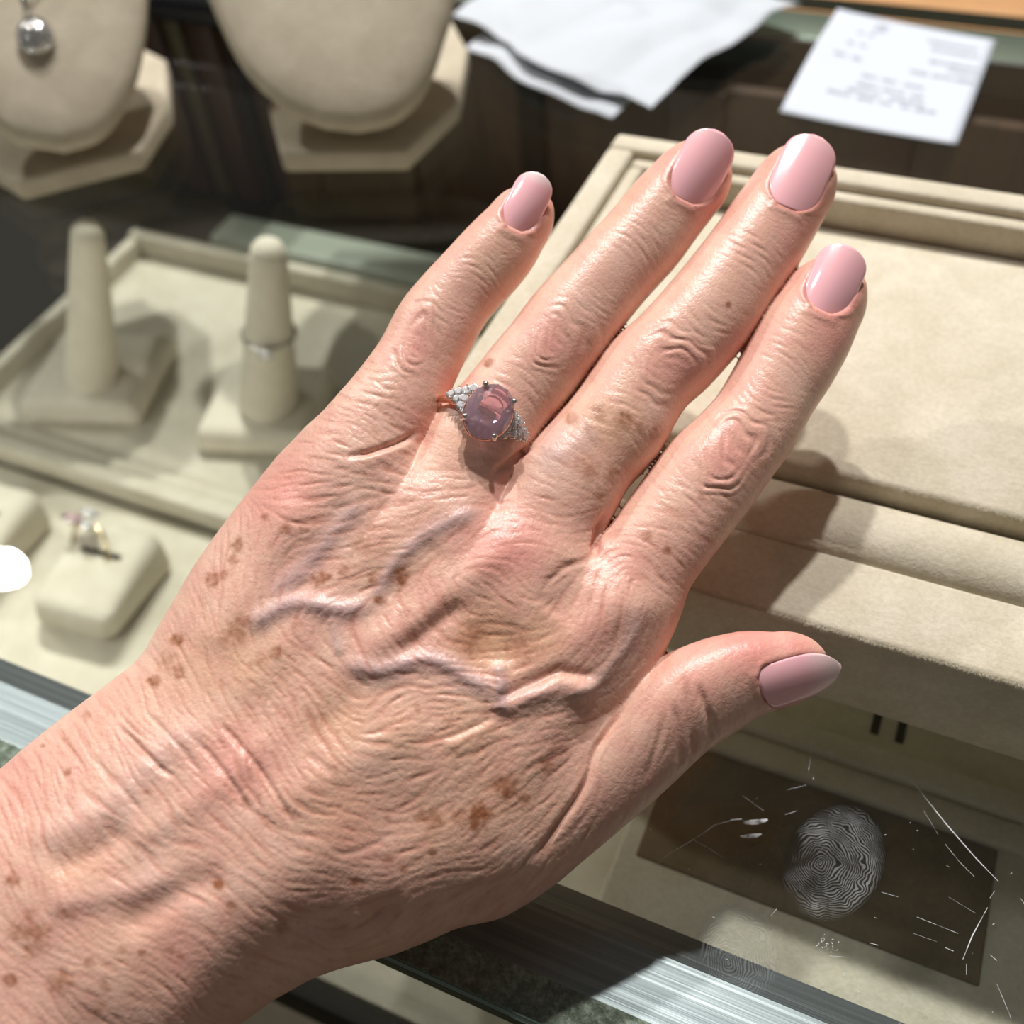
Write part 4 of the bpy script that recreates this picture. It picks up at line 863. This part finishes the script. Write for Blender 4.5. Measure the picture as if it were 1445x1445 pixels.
# ------------------------------------------------------------------ ring pads on the deck
pt = [at(x, y, ZD+19) for x, y in ((38, 848), (156, 880), (226, 746), (95, 712))]; pb = [at(x, y, ZD+0.1) for x, y in ((44, 882), (153, 915), (256, 800))]; pb.append(pb[0]+(pb[2]-pb[1])); pt[3] = pt[0]+(pt[2]-pt[1])
po = sum(pb)/4; pads = []
for k, (dx, dy, lab) in enumerate([(0, 0, 'beige suede ring pad holding the pink cluster ring'), (-61.0, 0.5, 'beige suede ring pad cut by the left edge of the picture')]):
    t = empty('ring_pad', po+[dx, dy, 0], lab, 'ring pad', 'ring pads on the deck'); frustum('pad', po, pb, pt, SUEDE_IN, t, 5.5)
    c = (pt[0]+pt[1]+pt[2]+pt[3])/4-po; ex = unit(pt[1]-pt[0]); ey = unit(pt[3]-pt[0])
    bm = bmesh.new(); q = [c+ex*a*9+ey*(b*1.3+5)+np.array([0, 0, 0.12]) for a, b in ((-1, -1), (1, -1), (1, 1), (-1, 1))]; bm.faces.new([bm.verts.new(Vector(x)) for x in q]); from_bm('slot', bm, SLOT, t)
pc = at(126, 776, ZD+19.5); pr = empty('cluster_ring', pc, 'gold ring with a pink stone cluster standing in the front ring pad', 'ring')
e1 = unit(at(160, 790, ZD+20)-at(104, 758, ZD+20)); e3 = np.array([0, 0, 1.]); e2 = np.cross(e3, e1); e3 = unit(e3*0.82+0.57*e2)
rad = 9.5; tt = np.linspace(-0.75, math.pi+0.75, 40)
v, f = tube([rad*(math.cos(t)*e1+math.sin(t)*e3) +e3*1.0 for t in tt], [0.65+0.35*max(0, math.sin(t)) for t in tt], 8); raw_mesh('band', v, f, YGOLD, pr)
nn = unit(e3-0.5*e1); cu = rad*unit(-0.55*e1+0.83*e3)+e3*1.0
for k, (a, b, r) in enumerate([(-4.0, -1.4, 4.0), (-0.2, 3.6, 3.2), (4.2, -0.8, 3.2)]):
    q = cu+a*unit(e1)+b*e2+e3*1.6; sv, sf = brilliant(r, r, r*.4, r*.8, .55, 10); az_ = unit(e3+0.3*e2); ax_ = unit(np.cross(e2, az_)); fix(raw_mesh('stone', place(sv, q, ax_, np.cross(az_, ax_), az_), sf, PINKGEM if k == 0 else DIAMOND, pr, False))
    v, f = tube([q-az_*0.3+(r+0.25)*(math.cos(t)*ax_+math.sin(t)*np.cross(az_, ax_)) for t in np.linspace(0, 6.283, 18, endpoint=False)], 0.32, 6, True); raw_mesh('setting', v, f, SILVER, pr)
# ------------------------------------------------------------------ necklace busts
def bust(foot, outline, lean, yaw, base_px, label, grp='linen necklace busts'):
    P = [at(x, y, 0) for x, y in base_px]                # front left, front right, right chamfer, right back
    mid = (P[0]+P[1])/2; ex = unit(P[1]-P[0]); ey = np.array([-ex[1], ex[0], 0])
    loc = [((p-mid)@ex, (p-mid)@ey) for p in P]; half = [loc[1], loc[2], loc[3], (loc[3][0]*0.7, loc[3][1]+28)]
    poly = half+[(-a, b) for a, b in half[::-1]]; o = mid+ey*35
    t = empty('necklace_bust', o, label, 'necklace bust', grp)
    bm = bmesh.new(); w3 = lambda a, b, z: Vector(mid+ex*a+ey*b+np.array([0, 0, z])-o); TH = 8.5
    lo_ = [bm.verts.new(w3(a, b, 0.1)) for a, b in poly]; hi_ = [bm.verts.new(w3(a, b, TH)) for a, b in poly]; n = len(poly)
    bm.faces.new(lo_[::-1]); bm.faces.new(hi_)
    for k in range(n): bm.faces.new((lo_[k], lo_[(k+1) % n], hi_[(k+1) % n], hi_[k]))
    bmesh.ops.bevel(bm, geom=list(bm.edges), offset=1.8, segments=3, affect='EDGES', profile=0.5); from_bm('base', bm, LINEN, t, True)
    f0 = at(*foot, TH+11); nrm = unit(-ey*math.cos(lean)+np.array([0, 0, math.sin(lean)])+ex*yaw)
    pts = []
    for x, y in outline:
        r = ray(x, y); s_ = ((f0-CAM)@nrm)/(r@nrm); pts.append(CAM+r*s_)
    pts = catmull(np.array(pts), 60); cen = pts.mean(0); V = []; Fq = []; n = len(pts)
    rings = [(0.89, -12), (0.94, -10), (0.975, -6), (0.985, -3), (0.95, -0.6), (0.88, 1.2), (0.7, 3.0), (0.4, 4.2)]
    for s_, d in rings:
        for p in pts: V.append(cen+(p-cen)*s_+nrm*d-o)
    V.append(cen+nrm*4.5-o); V.append(cen-nrm*12-o); m = len(rings)
    for i in range(m-1):
        for k in range(n): Fq.append((i*n+k, i*n+(k+1) % n, (i+1)*n+(k+1) % n, (i+1)*n+k))
    for k in range(n): Fq.append(((m-1)*n+k, (m-1)*n+(k+1) % n, m*n)); Fq.append(((k+1) % n, k, m*n+1))
    fix(raw_mesh('bust_board', V, Fq, LINEN, t)); 
    us = unit(np.array([0, 0, 1.])-nrm[2]*nrm); st = np.array([f0[0], f0[1], TH-1.0])+ey*30; hd_ = f0+us*46-nrm*11
    v, f = tube([st-o, hd_-o], 4.0, 10); raw_mesh('strut', v, f, LINEN, t)
    return o, f0, nrm, ex
b1o, b1f, b1n, b1x = bust((86, 210), [(86, 211), (140, 191), (178, 141), (199, 80), (208, 0), (206, -90), (150, -210), (-20, -230), (-160, -170), (-150, -40), (-105, 70), (-40, 155), (20, 200)], 0.92, 0.0,
     [(35, 285), (206, 241), (247, 178), (243, 110)], 'linen necklace bust on a low base wearing a diamond drop pendant')
b2o, b2f, b2n, b2x = bust((498, 182), [(498, 183), (556, 168), (600, 122), (628, 45), (640, 0), (660, -110), (600, -240), (440, -260), (290, -190), (255, -90), (290, 0), (338, 97), (398, 153), (450, 177)], 0.92, 0.0,
     [(403, 245), (578, 243), (650, 172), (664, 98)], 'bare linen necklace bust on a low base beside white tissue')
def on_bust(px, py, lift): r = ray(px, py); s_ = ((b1f+b1n*lift-CAM)@b1n)/(r@b1n); return CAM+r*s_
pd = on_bust(49, 50, 6.5); pend = empty('pendant_necklace', pd, 'diamond pave drop pendant on a fine chain hanging on the bust', 'necklace')
up = unit(on_bust(38, -20, 6.5)-pd); sx_ = unit(np.cross(up, b1n)); V = []; Fq = []; nu, nv = 26, 9; R0 = 6.6
def dome(a, r): 
    e = 1+0.16*max(0, math.sin(a)); return sx_*R0*r*math.cos(a)+up*R0*r*e*math.sin(a)+b1n*(4.0*math.sqrt(max(0, 1-r*r))-1.5)
for j in range(nv):
    r = math.sin(0.5*math.pi*(j+1)/nv)
    for k in range(nu): V.append(dome(2*math.pi*k/nu, r))
V.append(dome(0, 0)); 
for j in range(nv-1):
    for k in range(nu): Fq.append((j*nu+k, j*nu+(k+1) % nu, (j+1)*nu+(k+1) % nu, (j+1)*nu+k))
for k in range(nu): Fq.append((nv*nu, k, (k+1) % nu))
Fq.append(tuple((nv-1)*nu+k for k in range(nu))[::-1]); fix(raw_mesh('drop', V, Fq, SILVER, pend))
parts = []
for j, (r, m) in enumerate([(0, 1), (.3, 6), (.56, 12), (.78, 17), (.93, 22)]):
    for k in range(m):
        a = 2*math.pi*(k+0.5*(j % 2))/m; p = dome(a, r); q = dome(a, min(r+.05, 1)); nn = unit(p+b1n*2.0); u = unit(np.cross(nn, up+0.01)); sv, sf = brilliant(.78, .78, .35, .3, .5, 6); parts.append((place(sv, p+nn*0.1, u, np.cross(nn, u), nn), sf))
v, f = merge(parts); o = fix(raw_mesh('pave_stones', v, f, plain('pave_diamond', (0.82, 0.84, 0.86, 1), 0.08, 0.9), pend, False)); o['kind'] = 'stuff'
bl = on_bust(37, 6, 6.5)-pd; v, f = tube([bl+up*3.4*math.sin(t)+b1n*1.9*math.cos(t) for t in np.linspace(0, 6.283, 20, endpoint=False)], 1.0, 8, True); raw_mesh('bail', v, f, SILVER, pend)
ch = [on_bust(x, y, 6.0+0.0*y)-pd for x, y in ((37, 4), (20, -30), (0, -70), (-30, -120))]; ch2 = [on_bust(x, y, 6.0)-pd for x, y in ((37, 4), (70, -40), (100, -90), (120, -140))]
v, f = merge([tube(catmull(c_, 30), [0.55 if k % 2 else 0.35 for k in range(30)], 6) for c_ in (ch, ch2)]); raw_mesh('chain', v, f, SILVER, pend)
# ------------------------------------------------------------------ tissue paper, receipt, black box behind
def sheet(quad, nu, nv, hfun, zq, th=0.12):
    C = [at(x, y, zq)*[1, 1, 0] for x, y in quad]; o = sum(C)/4; V = []
    for i in range(nu):
        for j in range(nv):
            u, w_ = i/(nu-1), j/(nv-1); p = (C[0]*(1-u)+C[1]*u)*(1-w_)+(C[3]*(1-u)+C[2]*u)*w_; V.append(p+np.array(hfun(u, w_, p))-o)
    K = len(V); V += [p-np.array([0, 0, th]) for p in V]; Fq = []
    for i in range(nu-1):
        for j in range(nv-1):
            a = i*nv+j; Fq.append((a, a+nv, a+nv+1, a+1)); Fq.append((K+a, K+a+1, K+a+nv+1, K+a+nv))
    rim = [i*nv for i in range(nu)]+[(nu-1)*nv+j for j in range(1, nv)]+[i*nv+nv-1 for i in range(nu-2, -1, -1)]+list(range(nv-2, 0, -1))
    for k in range(len(rim)): a, b = rim[k], rim[(k+1) % len(rim)]; Fq.append((a, K+a, K+b, b))
    return V, Fq, o
cre = [(rng.uniform(0, 1), rng.uniform(0, 1), rng.uniform(0, math.pi), rng.uniform(.08, .3), rng.uniform(-1, 1)) for _ in range(26)]
def crumple(u, w_):
    z = 0
    for cu_, cw_, an, wd, am in cre:
        d = (u-cu_)*math.cos(an)+(w_-cw_)*math.sin(an); z += am*max(0, 1-abs(d)/wd)
    return z
tz = empty('tissue_paper', at(850, 60, 0), 'crumpled white tissue paper lying on the glass', 'tissue paper'); to = np.array(tz.location)/MM
def t_top(u, w_, p):
    e = min(u, 1-u, w_, 1-w_); wob_ = 3.5*math.sin(9*u+4*w_)*max(0, .12-e)/.12; return (wob_, wob_*0.6, 9+2.3*crumple(u, w_)+0.9*crumple(w_*1.3, u*1.2)+4*math.sin(3*u)*w_-5*max(0, .18-(1-w_))/.18)
v, f, o = sheet([(638, 24), (912, 158), (1128, -8), (800, -150)], 60, 46, t_top, 9); raw_mesh('top_sheet', [p+o-to for p in v], f, PAPER, tz)
def t_low(u, w_, p): return (1.5*math.sin(11*u), 2.0*math.sin(7*u+1), 2.2+0.9*abs(crumple(w_, u))+2.2*(w_)+1.6*math.sin(8*u)**2)
v, f, o = sheet([(652, 66), (866, 172), (985, 60), (790, -40)], 50, 30, t_low, 4); raw_mesh('under_sheet', [p+o-to for p in v], f, PAPER, tz)
rc_ = empty('receipt', at(1250, 110, 0), 'small printed white receipt lying on the glass near the rear rail', 'receipt'); ro = np.array(rc_.location)/MM
RQ = [(1182, 15), (1405, 58), (1350, 205), (1100, 160)]
def r_h(u, w_, p): return (0, 0, 0.4+3.6*(1-u)**2*(0.4+0.6*math.sin(math.pi*w_))+1.0*u*u)
v, f, o = sheet(RQ, 20, 20, r_h, 1, 0.15); raw_mesh('paper', [p+o-ro for p in v], f, RECEIPT, rc_)
RC = [at(x, y, 1)*[1, 1, 0] for x, y in RQ]
def rp(u, w_): p = (RC[0]*(1-u)+RC[1]*u)*(1-w_)+(RC[3]*(1-u)+RC[2]*u)*w_; return p+np.array(r_h(u, w_, p))+[0, 0, .4]-ro
V_, F_ = [], []
rows = [(.08, [(.28, .36)]), (.13, [(.28, .36), (.62, .92)]), (.2, [(.2, .23), (.27, .3), (.66, .94)]), (.32, [(.17, .2), (.25, .28), (.68, .76), (.78, .96)]), (.38, [(.8, .96)]), (.45, [(.13, .2), (.24, .29), (.6, .7), (.73, .83), (.86, .97)]), (.58, [(.35, .43), (.47, .54), (.6, .7)]), (.66, [(.34, .45), (.49, .62), (.66, .72)]), (.72, [(.3, .5), (.55, .74)]), (.77, [(.2, .33), (.38, .46), (.51, .58), (.63, .68), (.71, .83)])]
for w_, ss in rows:
    for a, b in ss:
        u = a
        while u < b:
            l = rng.uniform(.008, .018); hh = rng.uniform(.008, .014); n = len(V_); V_ += [rp(u, w_-hh), rp(u+l, w_-hh), rp(u+l, w_+hh), rp(u, w_+hh)]; F_.append((n, n+3, n+2, n+1)); u += l+rng.uniform(.003, .009)
o = raw_mesh('print', V_, F_, INK, rc_, False); o['kind'] = 'stuff'
bb = at(255, 34, 0); bx_ = empty('black_box', bb+[0, 22, 0], 'small black box lying on the glass between the two busts', 'box')
box('body', (-42, -22, 0.1), (42, 24, 9), plain('black_leatherette', srgb(16, 16, 22), 0.4), bx_, 1.5); box('lid', (-43, -23, 9.05), (43, 25, 20), plain('navy_leatherette', srgb(44, 46, 62), 0.35), bx_, 2.0)
# ------------------------------------------------------------------ the room beyond
fl = box('floor', (-1500, -1200, -760), (1500, 2200, -700), suede('floor_carpet', srgb(140, 130, 108), srgb(158, 148, 124)), None); fl['kind'] = 'structure'
wb = box('wall_back', (-1500, 2100, -700), (1500, 2200, 1900), plain('warm_wall_paint', srgb(150, 128, 104), 0.8), None); wb['kind'] = 'structure'
ct = empty('back_counter', (0, 700, -700), 'oak topped counter behind the display case', 'counter')
box('counter_top', (-900, -150, 560), (900, 350, 600), OAK, ct, 3); box('counter_body', (-880, -130, 0.1), (880, 340, 560), WOOD, ct, 2)
# ------------------------------------------------------------------ the ring on the hand
s = FING['ring']; pxs = s.C[:, 0]/s.C[:, 2]*F+CXY; pys = s.C[:, 1]/s.C[:, 2]*F+CXY
k = int(np.argmin((pxs-694)**2+(pys-592)**2))
Cw = RW@s.C[k]+CAM; Tw = RW@s.T[k]; Nw = RW@s.N[k]; Lw = RW@s.L[k]
lt = RW@cpt(752, 624, s.C[k][2])-RW@cpt(634, 557, s.C[k][2]); Lw = unit(lt-(lt@Nw)*Nw); Tw = np.cross(Lw, Nw); Tw = Tw if Tw@(RW@s.T[k]) > 0 else -Tw
# shift so that the stone sits where the photograph shows it
hN, hL = s.h[k]+0.9, s.w[k]+0.35
tgt = RW@cpt(690, 581, 1.0); tgt = unit(tgt); base_h = hN+3.1
s_ = ((Cw+Nw*base_h-CAM)@Nw)/(tgt@Nw); stone = CAM+tgt*s_; sh = stone-(Cw+Nw*base_h); Cw = Cw+sh-(sh@Nw)*Nw
gr = empty('gemstone_ring', Cw, 'rose gold ring with an oval pink gem and diamond clusters on the ring finger', 'ring')
v, f = tube([hN*math.cos(t)*Nw+hL*math.sin(t)*Lw for t in np.linspace(0, 2*math.pi, 56, endpoint=False)], [0.62+0.35*max(0, math.cos(t))**2 for t in np.linspace(0, 2*math.pi, 56, endpoint=False)], 10, True); raw_mesh('band', v, f, GOLD, gr)
mj = unit(RW@(cpt(711, 545, 1)-cpt(669, 617, 1))); mj = unit(mj-(mj@Nw)*Nw); mn = np.cross(mj, Nw); mn = mn if mn@Lw > 0 else -mn
px_mm = s.C[k][2]/F-0.012/8
A_, B_ = 42*px_mm*0.97, 33.5*px_mm*0.97
g0 = Nw*base_h
sv, sf = brilliant(A_, B_, 1.4, 3.5, 0.52, 14); fix(raw_mesh('centre_gem', place(sv, g0, mj, mn, Nw), sf, PINKGEM, gr, False))['label'] = 'oval pink faceted gem'
v, f = tube([g0-Nw*0.9+(A_*0.93*math.cos(t)*mj+B_*0.93*math.sin(t)*mn) for t in np.linspace(0, 6.283, 44, endpoint=False)], 0.45, 8, True); raw_mesh('gallery', v, f, GOLD, gr)
v, f = tube([g0-Nw*2.6+(A_*0.6*math.cos(t)*mj+B_*0.6*math.sin(t)*mn) for t in np.linspace(0, 6.283, 44, endpoint=False)], 0.4, 8, True); raw_mesh('gallery', v, f, GOLD, gr)
for px, py in ((685, 541), (725, 567), (653, 592), (696, 622)):
    d = RW@cpt(px, py, 1)-RW@cpt(690, 581, 1); d = d-(d@Nw)*Nw; a = math.atan2((d@mn)/B_, (d@mj)/A_); c_, s2_ = math.cos(a), math.sin(a)
    rim = g0+A_*1.05*c_*mj+B_*1.05*s2_*mn
    v, f = tube([g0-Nw*3.4+(A_*0.5*c_*mj+B_*0.5*s2_*mn), g0-Nw*0.8+(A_*1.04*c_*mj+B_*1.04*s2_*mn), rim+Nw*0.5, g0+Nw*1.05+(A_*0.93*c_*mj+B_*0.93*s2_*mn)], [0.42, 0.42, 0.46, 0.40], 8)
    q, h_ = sphere(g0+Nw*1.05+(A_*0.97*c_*mj+B_*0.97*s2_*mn), 0.62, 10, 7); v, f = merge([(v, f), (q, h_)]); raw_mesh('claw', v, f, SILVER, gr)
def cluster(pts, side):
    for px, py, r in pts:
        d = RW@cpt(px, py, s.C[k][2]-s.h[k])-RW@cpt(690, 581, s.C[k][2]-s.h[k]); al, at_ = d@Lw, d@Tw
        rr = unit(RW@cpt(px, py, 1)); o_ = CAM-Cw; a_, b_ = hL+1.3, hN+1.5                 # where the line of sight meets the band's shoulder
        A2 = (rr@Lw)**2/a_**2+(rr@Nw)**2/b_**2; B2 = (o_@Lw)*(rr@Lw)/a_**2+(o_@Nw)*(rr@Nw)/b_**2; C2 = (o_@Lw)**2/a_**2+(o_@Nw)**2/b_**2-1
        p = o_+rr*((-B2-math.sqrt(max(B2*B2-A2*C2, 0)))/A2); nn = unit(Lw*(p@Lw)/a_**2+Nw*(p@Nw)/b_**2); nn = unit(nn+0.5*Nw); u = unit(np.cross(Tw, nn)); w_ = np.cross(nn, u)
        sv, sf = brilliant(r, r, r*.38, r*.8, .56, 10); fix(raw_mesh('side_diamond', place(sv, p+nn*0.2, u, w_, nn), sf, DIAMOND, gr, False))
        q = [tube([p-nn*0.2+(r+.12)*(math.cos(t)*u+math.sin(t)*w_) for t in np.linspace(0, 6.283, 14, endpoint=False)], 0.2, 6, True)]
        q += [sphere(p+nn*0.5+(r+.1)*(math.cos(t)*u+math.sin(t)*w_), .2, 6, 5) for t in (0.4, 1.97, 3.54, 5.1)]
        v, f = merge(q); raw_mesh('diamond_setting', v, f, SILVER, gr)
cluster([(637, 556, .78), (648, 553, .85), (659, 552, .95), (668, 549, .85), (646, 563, .85), (655, 563, .95), (651, 572, .85), (656, 581, .7)], -1)
cluster([(724, 587, .9), (731, 596, .95), (724, 598, .9), (716, 603, .85), (732, 606, .95), (739, 610, .8), (724, 611, .9), (711, 613, .7), (741, 617, .7), (732, 616, .7)], 1)
